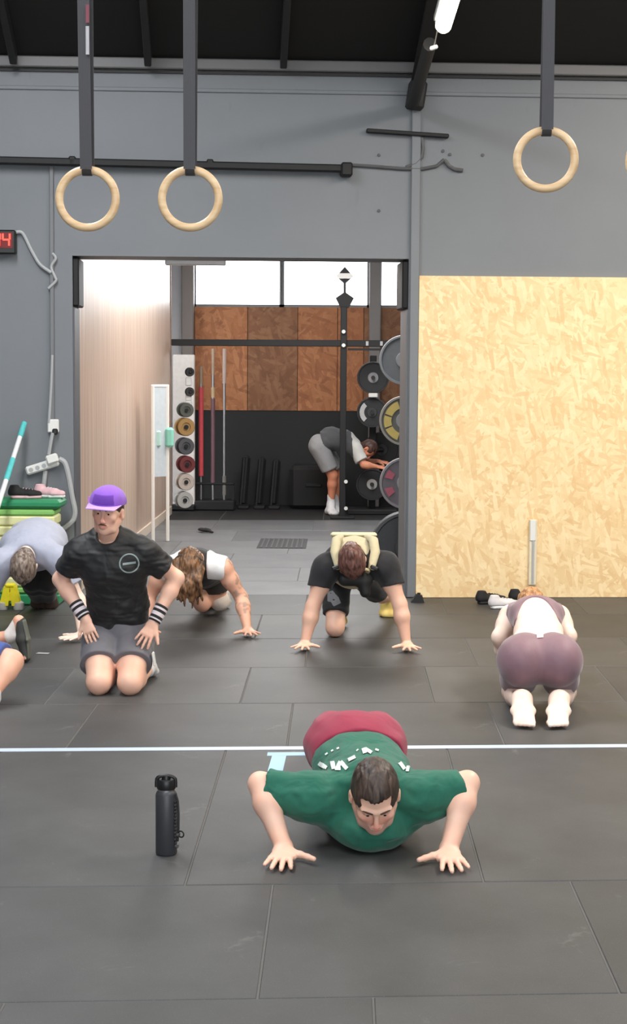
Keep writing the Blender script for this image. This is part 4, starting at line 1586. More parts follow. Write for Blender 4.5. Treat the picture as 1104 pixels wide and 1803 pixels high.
class Head:
    """local frame: x to the head's own left, y out of the face, z up through the crown"""
    def __init__(s, c, face, up, sc=1.0):
        s.c = V(c)
        s.y = V(face).normalized()
        s.z = V(up)
        s.z = (s.z - s.y * s.z.dot(s.y)).normalized()
        s.x = s.z.cross(s.y).normalized() * -1
        s.s = sc
        s.M = np.array([[s.x[i], s.y[i], s.z[i]] for i in range(3)])

    def w(s, x, y, z):
        return s.c + (s.x * x + s.y * y + s.z * z) * s.s

    def loc(s, v):
        return (v - np.array(s.c)) @ s.M / s.s

    def dir(s, x, y, z):
        return s.x * x + s.y * y + s.z * z

    def skull(s, sd, neck=None, beardless=True):
        S_ = s.s
        w = s.w
        E = lambda c, r, k=0.015, op='add': sd.ell(w(*c), np.array(r) * S_, s.M, k=k * S_, op=op)
        E((0, -0.012, 0.035), (0.075, 0.094, 0.083), 0.02)
        sd.seg(w(0, 0.022, 0.0), w(0, 0.048, -0.075), 0.062 * S_, 0.038 * S_, wa=0.067 * S_, wb=0.045 * S_, R=s.x, k=0.02 * S_)
        E((0, 0.066, -0.098), (0.024, 0.018, 0.017), 0.02)
        for sg in (-1, 1):
            E((sg * 0.040, 0.060, -0.022), (0.020, 0.016, 0.017), 0.02)      # cheekbone
            sd.seg(w(sg * 0.056, 0.0, -0.045), w(sg * 0.042, 0.035, -0.088), 0.022 * S_, 0.020 * S_, k=0.02 * S_)
            E((sg * 0.030, 0.088, 0.008), (0.018, 0.016, 0.011), 0.008, 'sub')  # eye socket
            E((sg * 0.029, 0.071, 0.008), (0.0145, 0.0135, 0.010), 0.004)       # lid over eyeball
            sd.seg(w(sg * 0.010, 0.085, 0.024), w(sg * 0.046, 0.072, 0.026), 0.008 * S_, 0.007 * S_, k=0.012 * S_)
            # ear
            E((sg * 0.080, -0.008, -0.006), (0.010, 0.019, 0.032), 0.005)
            E((sg * 0.090, -0.002, -0.004), (0.006, 0.009, 0.018), 0.003, 'sub')
            E((sg * 0.010, 0.098, -0.036), (0.008, 0.008, 0.006), 0.005)      # nostril wing
        sd.seg(w(0, 0.083, 0.018), w(0, 0.102, -0.028), 0.008 * S_, 0.010 * S_, k=0.009 * S_)
        E((0, 0.104, -0.033), (0.009, 0.009, 0.008), 0.005)
        sd.seg(w(-0.020, 0.078, -0.060), w(0.020, 0.078, -0.060), 0.006 * S_, 0.006 * S_, k=0.006 * S_)
        E((0, 0.088, -0.060), (0.022, 0.010, 0.0065), 0.004)
        E((0, 0.087, -0.069), (0.018, 0.010, 0.0065), 0.004)
        sd.seg(w(-0.018, 0.099, -0.0645), w(0.018, 0.099, -0.0645), 0.0022 * S_, k=0.003 * S_, op='sub')
        if neck is not None:
            sd.seg(w(0, -0.018, -0.055), V(neck), 0.052 * S_, 0.060 * S_, k=0.03 * S_)

    def tint(s, stubble=0.0, flush=0.12, extra=None):
        def fn(v):
            p = s.loc(v)
            c = np.ones((len(v), 3))
            near = (np.abs(p[:, 0]) < 0.1) & (p[:, 1] > -0.02) & (np.abs(p[:, 2]) < 0.14)
            g = lambda cx, cy, cz, r: np.exp(-(((p[:, 0] - cx) / r[0]) ** 2 + ((p[:, 1] - cy) / r[1]) ** 2 + ((p[:, 2] - cz) / r[2]) ** 2)) * near
            lips = np.clip(g(0, 0.09, -0.0645, (0.022, 0.03, 0.0085)) * 1.6, 0, 1)
            c *= 1 - lips[:, None] * np.array([0.14, 0.38, 0.34])
            for sg in (-1, 1):
                fl = g(sg * 0.040, 0.07, -0.03, (0.022, 0.04, 0.022)) + 0.8 * g(0, 0.10, -0.03, (0.014, 0.03, 0.018))
                c *= 1 - np.clip(fl, 0, 1)[:, None] * np.array([0.0, 1.0, 0.9]) * flush
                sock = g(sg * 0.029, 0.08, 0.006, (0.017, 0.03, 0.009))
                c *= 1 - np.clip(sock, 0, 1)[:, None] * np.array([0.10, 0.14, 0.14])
            if stubble:
                st = (p[:, 1] > 0.0) * np.clip((-0.038 - p[:, 2]) / 0.02, 0, 1) * (p[:, 2] > -0.125) * near
                st = np.clip(st - lips, 0, 1)
                c *= 1 - st[:, None] * np.array([0.42, 0.42, 0.38]) * stubble
            if extra is not None:
                c *= extra(v)
            return c
        return fn

    def brows_eyes(s, parent, col, eyes=True, thick=0.0042):
        hm = mat('brow_' + str(col), col, 0.7)
        for sg in (-1, 1):
            MB().tube([s.w(sg * 0.013, 0.0915, 0.023), s.w(sg * 0.028, 0.0905, 0.029), s.w(sg * 0.046, 0.078, 0.026)], [thick * s.s, thick * s.s, thick * 0.6 * s.s], 8, flat=0.8).build('eyebrow', hm, parent, smooth=True)
            if eyes:
                MB().lathe(s.w(sg * 0.029, 0.0828, 0.006), [(0.0, 0), (0.0055 * s.s, 0.0), (0.0045 * s.s, 0.0022 * s.s), (0.0, 0.003 * s.s)], s.dir(sg * 0.12, 1, -0.1), 16).build('eye', mat('dark_iris', srgb(44, 32, 26), 0.2), parent, smooth=True)

    def hair(s, parent, m, h=0.004, length=0.010, hairline=0.055, back=-0.06, locks=0.004, freq=120, seed=3, extra=None, cuts=()):
        sd = SDF()
        L_ = length
        sd.ell(s.w(0, -0.014, 0.037), np.array((0.076 + L_ * 0.55, 0.095 + L_, 0.084 + L_)) * s.s, s.M, k=0.01)
        sd.seg(s.w(0, -0.05, 0.0), s.w(0, -0.055, back), (0.052 + L_) * s.s, (0.046 + L_) * s.s, k=0.03)
        # hairline: face region removed
        sd.ell(s.w(0, 0.118, -0.012), np.array((0.070, 0.085, hairline + 0.012)) * s.s, s.M, k=0.012, op='sub')
        sd.ell(s.w(0, 0.055, -0.095), np.array((0.10, 0.08, 0.085)) * s.s, s.M, k=0.012, op='sub')
        for sg in (-1, 1):
            sd.ell(s.w(sg * 0.084, -0.004, -0.016), np.array((0.024, 0.028, 0.040)) * s.s, s.M, k=0.008, op='sub')
            sd.ell(s.w(sg * 0.050, 0.088, 0.055), np.array((0.026, 0.030, 0.026)) * s.s, s.M, k=0.008, op='sub')
        r_ = np.random.RandomState(seed + 1)
        for i in range(9):
            a_ = -0.9 + 1.8 * i / 8
            sd.ell(s.w(math.sin(a_) * 0.060, 0.088 - 0.02 * abs(a_), hairline - 0.008 + r_.uniform(-0.002, 0.006)), np.array((0.006, 0.03, 0.012)) * s.s, s.M, k=0.004, op='sub')
        if extra:
            extra(sd, s)
        for (c_, n_) in cuts:
            sd.cut(s.w(*c_), s.dir(*n_))

        def dp(v):
            p = s.loc(v)
            th = np.stack([p[:, 0] * 1.0, p[:, 1] * 0.35, p[:, 2] * 0.35], 1)
            return sines(th, seed, freq, n=9) * locks
        return soft('hair', sd, h, m, parent, disp=dp)


def foot(sd, ank, heel, toe, up, s=1.0, off=0.0, k=0.02, toes=False, side=1):
    a, hl, t_ = V(ank), V(heel), V(toe)
    d = (t_ - hl).normalized()
    u = V(up).normalized()
    r = d.cross(u).normalized()
    sd.seg(a, hl, 0.034 * s + off, 0.030 * s + off, k=k)
    mid = hl.lerp(t_, 0.45) + u * 0.012 * s
    ball = hl.lerp(t_, 0.78)
    sd.seg(a, mid, 0.034 * s + off, 0.028 * s + off, wa=0.034 * s + off, wb=0.036 * s + off, R=r, k=k)
    sd.seg(hl, mid, 0.028 * s + off, 0.026 * s + off, wa=0.030 * s + off, wb=0.036 * s + off, R=r, k=k)
    sd.seg(mid, ball, 0.026 * s + off, 0.019 * s + off, wa=0.038 * s + off, wb=0.045 * s + off, R=r, k=k)
    if toes:
        for i in range(5):
            b = ball + r * ((i - 2) * 0.0175 * s)
            e = b + d * (0.055 - 0.006 * i if side > 0 else 0.031 + 0.006 * i) * s
            rr = 0.0125 if (i == 0 and side > 0) or (i == 4 and side < 0) else 0.009
            sd.seg(b, e, rr * s, rr * 0.9 * s, k=0.006)
    else:
        sd.seg(ball, t_, 0.019 * s + off, 0.014 * s + off, wa=0.045 * s + off, wb=0.034 * s + off, R=r, k=k)


def torso(sd, pel, wai, che, nk, shL, shR, R, s=1.0, off=0.0, k=0.04, w=(0.158, 0.132, 0.158, 0.12), d=(0.105, 0.092, 0.112, 0.07), neck=True, hips=True, shoulders=True):
    R = arr(R)
    pel, wai, che, nk = map(arr, (pel, wai, che, nk))
    up = che + (nk - che) * 0.62
    W = [x * s + off for x in w]
    D = [x * s + off for x in d]
    if hips:
        sd.seg(pel, pel + (wai - pel) * 0.3, D[0], D[0] * 0.98, wa=W[0], wb=W[0] * 0.98, R=R, k=k)
    sd.seg(pel + (wai - pel) * 0.2, wai, D[0] * 0.97, D[1], wa=W[0] * 0.97, wb=W[1], R=R, k=k)
    sd.seg(wai, che, D[1], D[2], wa=W[1], wb=W[2], R=R, k=k)
    sd.seg(che, up, D[2], D[3], wa=W[2], wb=W[3], R=R, k=k)
    if shoulders:
        for sh in (shL, shR):
            sh = arr(sh)
            sd.seg(up, sh + (up - sh) * 0.12, 0.060 * s + off, 0.052 * s + off, k=k)
            sd.seg(che + (sh - che) * 0.35, sh, 0.075 * s + off, 0.055 * s + off, k=k)


def ribbed(seed, amp, freq, stretch=(1, 1, 1)):
    return lambda v: sines(v, seed, freq, stretch) * amp


def person(name, loc, label):
    e = empty(name, loc)
    tag(e, label, 'person')
    return e


def box_of(pts, m):
    a = np.array([list(p) for p in pts])
    return a.min(0) - m, a.max(0) + m


# ------------------------------------------------------------------ A: man in green shirt, bottom of a push-up
def man_green():
    yh = G(497, 1511).y
    pr = person('person', (P(645, 1450, yh + .2).x, yh + 0.25, 0), 'person in a green T-shirt and maroon shorts low in a push-up, nearest of all')
    wrL = P(500, 1503, yh + 0.0); wrL.z = 0.035
    wrR = P(790, 1500, yh + 0.0); wrR.z = 0.035
    elL = P(458, 1380, yh + 0.16)
    elR = P(823, 1378, yh + 0.16)
    shL = P(545, 1402, yh + 0.13)
    shR = P(748, 1400, yh + 0.13)
    nk = P(655, 1372, yh + 0.12)
    che = P(650, 1398, yh + 0.34)
    wai = P(635, 1352, yh + 0.62)
    pel = P(625, 1312, yh + 0.82)
    hc = P(660, 1402, yh - 0.02)
    H = Head(hc, (0.05, -0.78, -0.62), (0.0, -0.62, 0.78), 1.04)
    R = (1, 0, 0)
    hipL, hipR = pel + V((-0.09, 0.03, -0.01)), pel + V((0.09, 0.03, -0.01))
    knL, knR = V((hipL.x + 0.0, hipL.y + 0.42, 0.19)), V((hipR.x, hipR.y + 0.42, 0.19))
    anL, anR = V((knL.x + 0.01, knL.y + 0.41, 0.10)), V((knR.x - 0.01, knR.y + 0.41, 0.10))
    b = SDF()
    torso(b, pel, wai, che, nk, shL, shR, R)
    limb(b, shL, elL, wrL, (0.056, 0.052, 0.039, 0.046, 0.030))
    limb(b, shR, elR, wrR, (0.056, 0.052, 0.039, 0.046, 0.030))
    for a_, k_, n_ in ((hipL, knL, anL), (hipR, knR, anR)):
        limb(b, a_, k_, n_, LEG)
        foot(b, n_, n_ + V((0, 0.03, 0.02)), n_ + V((0, 0.055, -0.085)), (0, -1, 0.0), s=0.9)
    HL, HR = SDF(), SDF()
    b.p_hand = len(b.p)
    hand(b, wrL, (-0.12, -1, -0.12), (0, -0.1, 1), -1, spread=0.13, thumb_ang=1.3, s=1.12)
    hand(b, wrR, (0.10, -1, -0.12), (0, -0.1, 1), 1, spread=0.13, thumb_ang=1.3, s=1.12)
    H.skull(b, neck=nk)
    lo, hi = b.bounds()
    lo -= 0.02; hi += 0.02
    jobs = []
    l1, h1 = np.array(hc) - 0.17, np.array(hc) + np.array((0.17, 0.16, 0.17))
    jobs.append((b, 0.0032, l1, h1))
    for wr in (wrL, wrR):
        l2 = np.array(wr) + np.array((-0.15, -0.26, -0.05)); h2 = np.array(wr) + np.array((0.15, 0.06, 0.18))
        jobs.append((b, 0.0026, l2, h2))
    jobs.append((b, 0.0065, np.array((lo[0], wrL.y + 0.015, lo[2])), np.array((hi[0], hi[1], hi[2]))))
    soft('body', None, 0, SK1, pr, tint=H.tint(0.7, 0.25), grids=jobs)
    H.brows_eyes(pr, srgb(70, 48, 38))
    H.hair(pr, hairmat('dark_brown_hair', srgb(34, 24, 20), srgb(82, 64, 54)), length=0.010, hairline=0.064, locks=0.0022, freq=170)
    # shirt
    sh = SDF()
    torso(sh, pel, wai, che, nk, shL, shR, R, off=0.016, hips=False, w=(0.165, 0.16, 0.18, 0.13), d=(0.105, 0.105, 0.125, 0.075))
    for s_, e_, w_ in ((shL, elL, wrL), (shR, elR, wrR)):
        dirn = (e_ - s_)
        cp = s_ + dirn * 0.86
        sh.seg(s_ + V((0, 0, -0.005)), s_ + dirn + V((0, 0, -0.014)), 0.082, 0.070, k=0.04, clips=((cp, dirn),))
    cb = P(652, 1452, yh + 0.16)
    sh.ell(cb, (0.155, 0.16, 0.085), k=0.06)
    for sx in (-1, 1):
        sh.seg(cb + V((sx * 0.06, 0.06, 0.03)), (shL if sx < 0 else shR) + V((0, 0.03, -0.02)), 0.085, 0.075, k=0.05)
    sh.ell(V(nk) + V((0, -0.06, 0.0)), (0.070, 0.080, 0.09), k=0.015, op='sub')
    dn = (pel - wai)
    sh.cut(wai + dn * 0.45, dn)
    so = soft('shirt', sh, 0.0055, cloth('green_cotton', srgb(28, 100, 80), fold=9, strength=0.7, fdist=0.03), pr,
              disp=lambda v: sines(v, 5, 26, (1, .5, 1)) * 0.006 + sines(v, 8, 55, (1, .4, 1)) * 0.0035)
    # white print across the upper back, laid on the shirt
    bv = BVHTree.FromObject(so, bpy.context.evaluated_depsgraph_get())
    pm = mat('white_print', srgb(222, 232, 226), 0.7)
    org = parent_world(pr)
    pb = MB()
    q = []
    strokes = [((563, 1344), (576, 1354), 5), ((586, 1342), (588, 1356), 5), ((594, 1355), (600, 1343), 5), ((600, 1343), (612, 1355), 5), ((590, 1355), (600, 1355), 4),
               ((703, 1344), (712, 1356), 4), ((717, 1360), (718, 1350), 4), ((723, 1349), (731, 1358), 4), ((735, 1357), (744, 1350), 4), ((614, 1340), (626, 1334), 4),
               ((640, 1319), (643, 1328), 5), ((643, 1320), (654, 1327), 4), ((660, 1321), (666, 1323), 3), ((574, 1330), (578, 1327), 2.5), ((584, 1324), (588, 1322), 2.5), ((594, 1320), (598, 1318), 2.5), ((628, 1324), (631, 1321), 2)]
    o0 = V((0, 0, CAMZ))

    def hit(px, py):
        d = ray(px, py).normalized()
        h_ = bv.ray_cast(o0 - org, d)
        return h_
    for (p0, p1, wd_) in strokes:
        n = 5
        wd_ *= (1.45 if wd_ > 3.5 else 1.1)
        dx, dy = p1[0] - p0[0], p1[1] - p0[1]
        ln = math.hypot(dx, dy)
        nx, ny = -dy / ln * wd_ / 2, dx / ln * wd_ / 2
        vs, ok = [], True
        for i in range(n + 1):
            for sg in (-1, 0, 1):
                r_ = hit(p0[0] + dx * i / n + nx * sg, p0[1] + dy * i / n + ny * sg)
                if r_[0] is None or r_[3] > 9:
                    ok = False
                    break
                vs.append(r_[0] + r_[1] * 0.005 + org)
            if not ok:
                break
        if ok:
            pb.add(vs, [(3 * i + a_, 3 * i + a_ + 1, 3 * i + a_ + 4, 3 * i + a_ + 3) for i in range(n) for a_ in (0, 1)])
    if pb.v:
        pb.build('shirt_print', pm, so)
    # shorts
    st = SDF()
    torso(st, pel, wai, che, nk, shL, shR, R, off=0.022, shoulders=False, w=(0.168, 0.145, 0.1, 0.1), d=(0.118, 0.095, 0.1, 0.07))
    for hp_, kn_ in ((hipL, knL), (hipR, knR)):
        dd = kn_ - hp_
        st.seg(hp_, kn_, 0.108, 0.088, k=0.05, clips=((hp_ + dd * 0.75, dd),))
        st.ell(hp_ + V((0, 0.02, 0.035)), (0.085, 0.10, 0.075), k=0.05)
    st.cut(wai + dn * 0.35, -dn)
    soft('shorts', st, 0.007, cloth('maroon_cotton', srgb(150, 42, 68), fold=7, strength=0.4, fdist=0.02), pr, disp=ribbed(9, 0.004, 30))
    for n_ in (anL, anR):
        sn = SDF()
        foot(sn, n_ + V((0, 0.0, 0.0)), n_ + V((0, 0.045, 0.015)), n_ + V((0, 0.06, -0.085)), (0, -1, 0), s=0.95, off=0.012)
        sn.cut(V((0, 0, 0.002)), V((0, 0, -1)))
        soft('shoe', sn, 0.008, blk, pr)


man_green()


# ------------------------------------------------------------------ B: kneeling man in purple cap
def man_cap():
    yk = G(200, 1226).y
    pr = person('person', (P(205, 1228, yk).x, yk, 0), 'person kneeling upright in a black T-shirt, grey shorts and purple cap, hands on thighs')
    knL, knR = P(174, 1203, yk + 0.05), P(229, 1203, yk + 0.05)
    knL.z = knR.z = 0.065
    hipL, hipR = P(179, 1128, yk + 0.33), P(237, 1128, yk + 0.33)
    pel = (hipL + hipR) / 2 + V((0, 0.03, 0.03))
    wai = P(209, 1068, yk + 0.33)
    che = P(200, 1000, yk + 0.24)
    nk = P(191, 941, yk + 0.19)
    shL, shR = P(136, 974, yk + 0.19), P(254, 971, yk + 0.22)
    elL, elR = P(106, 1020, yk + 0.27), P(311, 1018, yk + 0.30)
    wrL, wrR = P(150, 1089, yk + 0.20), P(270, 1097, yk + 0.20)
    hc = P(190, 902, yk + 0.10)
    H = Head(hc, (-0.16, -1, -0.10), (0.05, -0.10, 1), 0.98)
    anL, anR = V((knL.x + 0.03, knL.y + 0.40, 0.06)), V((knR.x + 0.04, knR.y + 0.40, 0.06))
    R = (1, 0.1, 0)
    b = SDF()
    torso(b, pel, wai, che, nk, shL, shR, R, s=0.93)
    limb(b, shL, elL, wrL, (0.050, 0.047, 0.038, 0.041, 0.026))
    limb(b, shR, elR, wrR, (0.050, 0.047, 0.038, 0.041, 0.026))
    for a_, k_, n_ in ((hipL, knL, anL), (hipR, knR, anR)):
        limb(b, a_, k_, n_, (0.092, 0.088, 0.062, 0.058, 0.036))
        foot(b, n_, n_ + V((0, 0.035, 0.03)), n_ + V((0, 0.10, -0.045)), (0, -1, 0.4), s=0.9)
    hand(b, wrL, (0.35, -0.30, -0.9), (-0.3, -0.9, 0.25), 1, spread=0.06, thumb_ang=0.75, curl=0.12, s=0.95)
    hand(b, wrR, (-0.42, -0.45, -0.72), (0.15, -0.9, 0.45), -1, spread=0.14, thumb_ang=0.8, curl=0.10, s=0.98)
    H.skull(b, neck=nk + V((0, 0.0, -0.01)))
    lo, hi = b.bounds()
    lo -= 0.02; hi += 0.02
    hd_ = SDF()
    H.skull(hd_, neck=nk + V((0, 0.0, -0.01)))
    jobs = [(hd_, 0.0036, None, None)]
    for w_, e_, f_, u_, t_, kw in ((wrL, elL, (0.35, -0.30, -0.9), (-0.3, -0.9, 0.25), 1, dict(spread=0.06, thumb_ang=0.75, curl=0.12, s=0.95)), (wrR, elR, (-0.42, -0.45, -0.72), (0.15, -0.9, 0.45), -1, dict(spread=0.14, thumb_ang=0.8, curl=0.10, s=0.98))):
        q_ = SDF()
        hand(q_, w_, f_, u_, t_, **kw)
        q_.seg(w_ + (e_ - w_) * 0.15, w_, 0.027, 0.025, k=0.012)
        jobs.append((q_, 0.0036, None, None))
    # rest of the body: everything below the wrists' boxes is meshed coarser, hands hide inside their own grids
    b2 = SDF()
    torso(b2, pel, wai, che, nk, shL, shR, R, s=0.93)
    limb(b2, shL, elL, wrL, (0.050, 0.047, 0.038, 0.041, 0.026))
    limb(b2, shR, elR, wrR, (0.050, 0.047, 0.038, 0.041, 0.026))
    for a_, k_, n_ in ((hipL, knL, anL), (hipR, knR, anR)):
        limb(b2, a_, k_, n_, (0.092, 0.088, 0.062, 0.058, 0.036))
        foot(b2, n_, n_ + V((0, 0.035, 0.03)), n_ + V((0, 0.10, -0.045)), (0, -1, 0.4), s=0.9)
    b2.seg(V(hc) + V((0, 0.02, -0.05)), nk, 0.045, 0.052, k=0.03)
    jobs.append((b2, 0.007, None, None))
    soft('body', None, 0, SK1, pr, tint=H.tint(0.35, 0.15), grids=jobs)
    H.brows_eyes(pr, srgb(74, 50, 40))
    # moustache
    MB().tube([H.w(-0.022, 0.090, -0.056), H.w(-0.010, 0.0985, -0.0495), H.w(0.010, 0.0985, -0.0495), H.w(0.022, 0.090, -0.056)], [0.002, 0.0042, 0.0042, 0.002], 8).build('moustache', mat('brown_moustache', srgb(96, 62, 48), 0.8), pr, smooth=True)
    H.hair(pr, hairmat('brown_hair', srgb(38, 26, 22), srgb(74, 52, 42)), length=0.007, hairline=0.052, locks=0.0015, freq=150, cuts=(((0, 0, 0.06), (0, 0, 1)),))
    # cap: crown and brim
    c = SDF()
    c.ell(H.w(0, -0.006, 0.050), (0.096, 0.116, 0.096), H.M, k=0.02)
    c.ell(H.w(0, 0.045, 0.075), (0.078, 0.058, 0.062), H.M, k=0.03)
    c.cut(H.w(0, 0, 0.050), H.dir(0, 0, -1))
    cap = soft('cap', c, 0.004, cloth('purple_cap_cloth', srgb(138, 88, 196), fold=20, strength=0.15), pr)
    fr = SDF()
    fr.ell(H.w(0, -0.004, 0.050), (0.0975, 0.1175, 0.0965), H.M, k=0.02)
    fr.ell(H.w(0, 0.047, 0.075), (0.078, 0.058, 0.062), H.M, k=0.03)
    fr.cut(H.w(0, 0, 0.060), H.dir(0, 0, -1))
    fr.cut(H.w(0, 0, 0.122), H.dir(0, 0.1, 1))
    fr.cut(H.w(0.064, 0, 0.06), H.dir(1, 0, 0.2))
    fr.cut(H.w(-0.064, 0, 0.06), H.dir(-1, 0, 0.2))
    fr.cut(H.w(0, 0.02, 0), H.dir(0, -1, 0))
    soft('front_panel', fr, 0.004, cloth('deep_purple_cloth', srgb(100, 52, 160), fold=20, strength=0.15), cap)
    bm2 = SDF()
    bm2.seg(H.w(0, 0.055, 0.055), H.w(0, 0.150, 0.042), 0.007, 0.006, wa=0.094, wb=0.082, R=H.x, k=0.01)
    soft('brim', bm2, 0.004, cloth('lilac_brim', srgb(188, 150, 222), fold=20, strength=0.1), cap)
    MB().box(H.w(-0.072 * -1, 0.055, 0.075), (0.002, 0.05, 0.03), R=Matrix((H.x, H.y, H.z)).transposed() @ Matrix.Rotation(-0.9, 3, 'Z')).build('side_badge', mat('pink_badge', srgb(214, 150, 214), 0.6), cap)
    # shirt
    sh = SDF()
    torso(sh, pel, wai, che, nk, shL, shR, R, s=0.93, off=0.018, hips=True, w=(0.150, 0.150, 0.168, 0.12), d=(0.10, 0.105, 0.115, 0.07))
    for s_, e_ in ((shL, elL), (shR, elR)):
        dn = e_ - s_
        sh.seg(s_, s_ + dn * 0.8, 0.062, 0.072, k=0.04, clips=((s_ + dn * 0.62, dn),))
    for sx in (shL, shR):
        sh.seg(nk + V((0, 0.03, 0.0)), nk.lerp(sx, 0.75) + V((0, 0, 0.02)), 0.066, 0.046, k=0.04)
    sh.ell(nk + V((-0.005, -0.055, 0.015)), (0.056, 0.07, 0.060), k=0.012, op='sub')
    sh.ell(nk + V((0, 0, 0.06)), (0.062, 0.07, 0.07), k=0.012, op='sub')
    dn = pel - wai
    sh.cut(pel + V((0, 0, -0.045)), V((0, 0, -1)))
    so = soft('shirt', sh, 0.005, cloth('black_sport_cloth', srgb(24, 24, 26), rough=0.5, fold=8, strength=0.9, fdist=0.035, sheen=0.08), pr,
              disp=lambda v: sines(v, 15, 24, (1, 1, 1.7)) * 0.007 + sines(v, 4, 60, (1, 1, 1.5)) * 0.0025)
    # round chest emblem
    bv = BVHTree.FromObject(so, bpy.context.evaluated_depsgraph_get())
    org = parent_world(pr)
    em = mat('grey_emblem_print', srgb(150, 164, 164), 0.6)
    c0 = P(222, 997, yk)

    def onshirt(p):
        o0 = V((p.x, p.y - 1, p.z)) - org
        h_ = bv.ray_cast(o0, V((0, 1, 0)))
        return (h_[0] + V((0, -0.003, 0)) + org) if h_[0] is not None else p
    mb = MB()
    rr0, rr1 = 0.046, 0.053
    vs = []
    n = 40
    for i in range(n):
        t_ = 2 * math.pi * i / n
        for r_ in (rr0, rr1):
            vs.append(onshirt(c0 + V((math.cos(t_) * r_, 0, math.sin(t_) * r_))))
    mb.add(vs, [(2 * i, 2 * i + 1, (2 * i + 3) % (2 * n), (2 * i + 2) % (2 * n)) for i in range(n)])
    vs = []
    for i in range(9):
        for dz in (-0.006, 0.006):
            x_ = -0.034 + 0.068 * i / 8
            vs.append(onshirt(c0 + V((x_, 0, dz + x_ * 0.12))))
    mb.add(vs, [(2 * i, 2 * i + 1, 2 * i + 3, 2 * i + 2) for i in range(8)])
    mb.build('chest_emblem', em, so)
    # shorts
    st = SDF()
    torso(st, pel, wai, che, nk, shL, shR, R, s=0.93, off=0.02, shoulders=False, w=(0.165, 0.12, 0.1, 0.1), d=(0.11, 0.08, 0.08, 0.07))
    for hp_, kn_ in ((hipL, knL), (hipR, knR)):
        dd = kn_ - hp_
        st.seg(hp_, kn_, 0.112, 0.102, k=0.02, clips=((hp_ + dd * 0.60, dd),))
    st.cut(wai + V((0, 0, -0.03)), V((0, 0, 1)))
    so2 = soft('shorts', st, 0.0055, cloth('grey_sport_cloth', srgb(108, 106, 112), rough=0.7, fold=8, strength=0.6, fdist=0.02), pr, disp=ribbed(19, 0.0045, 32))
    q = P(271, 1160, yk + 0.17)
    MB().box(q, (0.012, 0.05, 0.075), R=Matrix.Rotation(-0.15, 3, 'Y'), bev=0.005).build('side_stripe', white_pl, so2)
    for n_ in (anL, anR):
        sn = SDF()
        foot(sn, n_, n_ + V((0, 0.04, 0.03)), n_ + V((0, 0.12, -0.045)), (0, -1, 0.4), s=0.95, off=0.010)
        sn.cut(V((0, 0, 0.002)), V((0, 0, -1)))
        soft('shoe', sn, 0.009, whm, pr)
    # wrist bands
    bk = cloth('black_knit_band', srgb(32, 30, 33), fold=60, strength=0.2)
    wk = mat('white_knit_stripe', srgb(220, 208, 212), 0.8)
    for e_, w_ in ((elL, wrL), (elR, wrR)):
        d = (w_ - e_)
        n_ = d.normalized()
        L_ = d.length
        a_ = e_ + d * (1 - 0.105 / L_)
        bd = MB().tube([a_, a_ + n_ * 0.004, w_ - n_ * 0.012, w_ - n_ * 0.008], [0.034, 0.0385, 0.035, 0.031], 28).build('wrist_band', bk, pr, smooth=True)
        MB().tube([a_ + n_ * 0.016, a_ + n_ * 0.028], [0.0392, 0.0388], 28).build('stripe', wk, bd, smooth=True)
        MB().tube([a_ + n_ * 0.044, a_ + n_ * 0.064], [0.0382, 0.0378], 28).build('stripe', wk, bd, smooth=True)
        MB().tube([a_ + n_ * 0.080, a_ + n_ * 0.088], [0.0374, 0.0372], 28).build('stripe', wk, bd, smooth=True)


man_cap()


# ------------------------------------------------------------------ generic plank figure facing the camera
def plank(pr, J, skin_m, R=(1, 0, 0), arms=ARM, s=1.0, H=None, hands=(), legs=True, legr=LEG, hd=0.0042, bd=0.008, tint=None, feet=True):
    b = SDF()
    torso(b, J['pel'], J['wai'], J['che'], J['nk'], J['shL'], J['shR'], R, s=s)
    for sd_ in 'LR':
        limb(b, J['sh' + sd_], J['el' + sd_], J['wr' + sd_], arms)
        b.ell(J['sh' + sd_], (0.062 * s,) * 3, k=0.03)
        limb(b, J['hip' + sd_], J['kn' + sd_], J['an' + sd_], legr)
        if feet:
            n_ = J['an' + sd_]
            foot(b, n_, n_ + J.get('heel' + sd_, V((0, 0.05, 0.02))), n_ + J.get('toe' + sd_, V((0, 0.05, -0.09))), (0, -1, 0), s=0.9)
    H.skull(b, neck=J['nk'])
    jobs = [(b, bd, None, None)]
    for (w_, f_, u_, t_, kw) in hands:
        hs_ = SDF()
        hand(hs_, w_, f_, u_, t_, **kw)
        e_ = J['elL'] if w_ is J['wrL'] else J['elR']
        hs_.seg(V(w_) + (V(e_) - V(w_)) * 0.15, w_, arms[4] * 1.06, arms[4], k=0.012)
        jobs.append((hs_, hd, None, None))
    soft('body', None, 0, skin_m, pr, tint=tint or H.tint(), grids=jobs)


def green_shoe_pair(pr, J, m_):
    for sd_ in 'LR':
        n_ = J['an' + sd_]
        sn = SDF()
        foot(sn, n_, n_ + J.get('heel' + sd_, V((0, 0.05, 0.02))) * 1.1, n_ + J.get('toe' + sd_, V((0, 0.05, -0.09))) * 1.05, (0, -1, 0), s=1.0, off=0.010)
        sn.cut(V((0, 0, 0.002)), V((0, 0, -1)))
        soft('shoe', sn, 0.009, m_, pr)


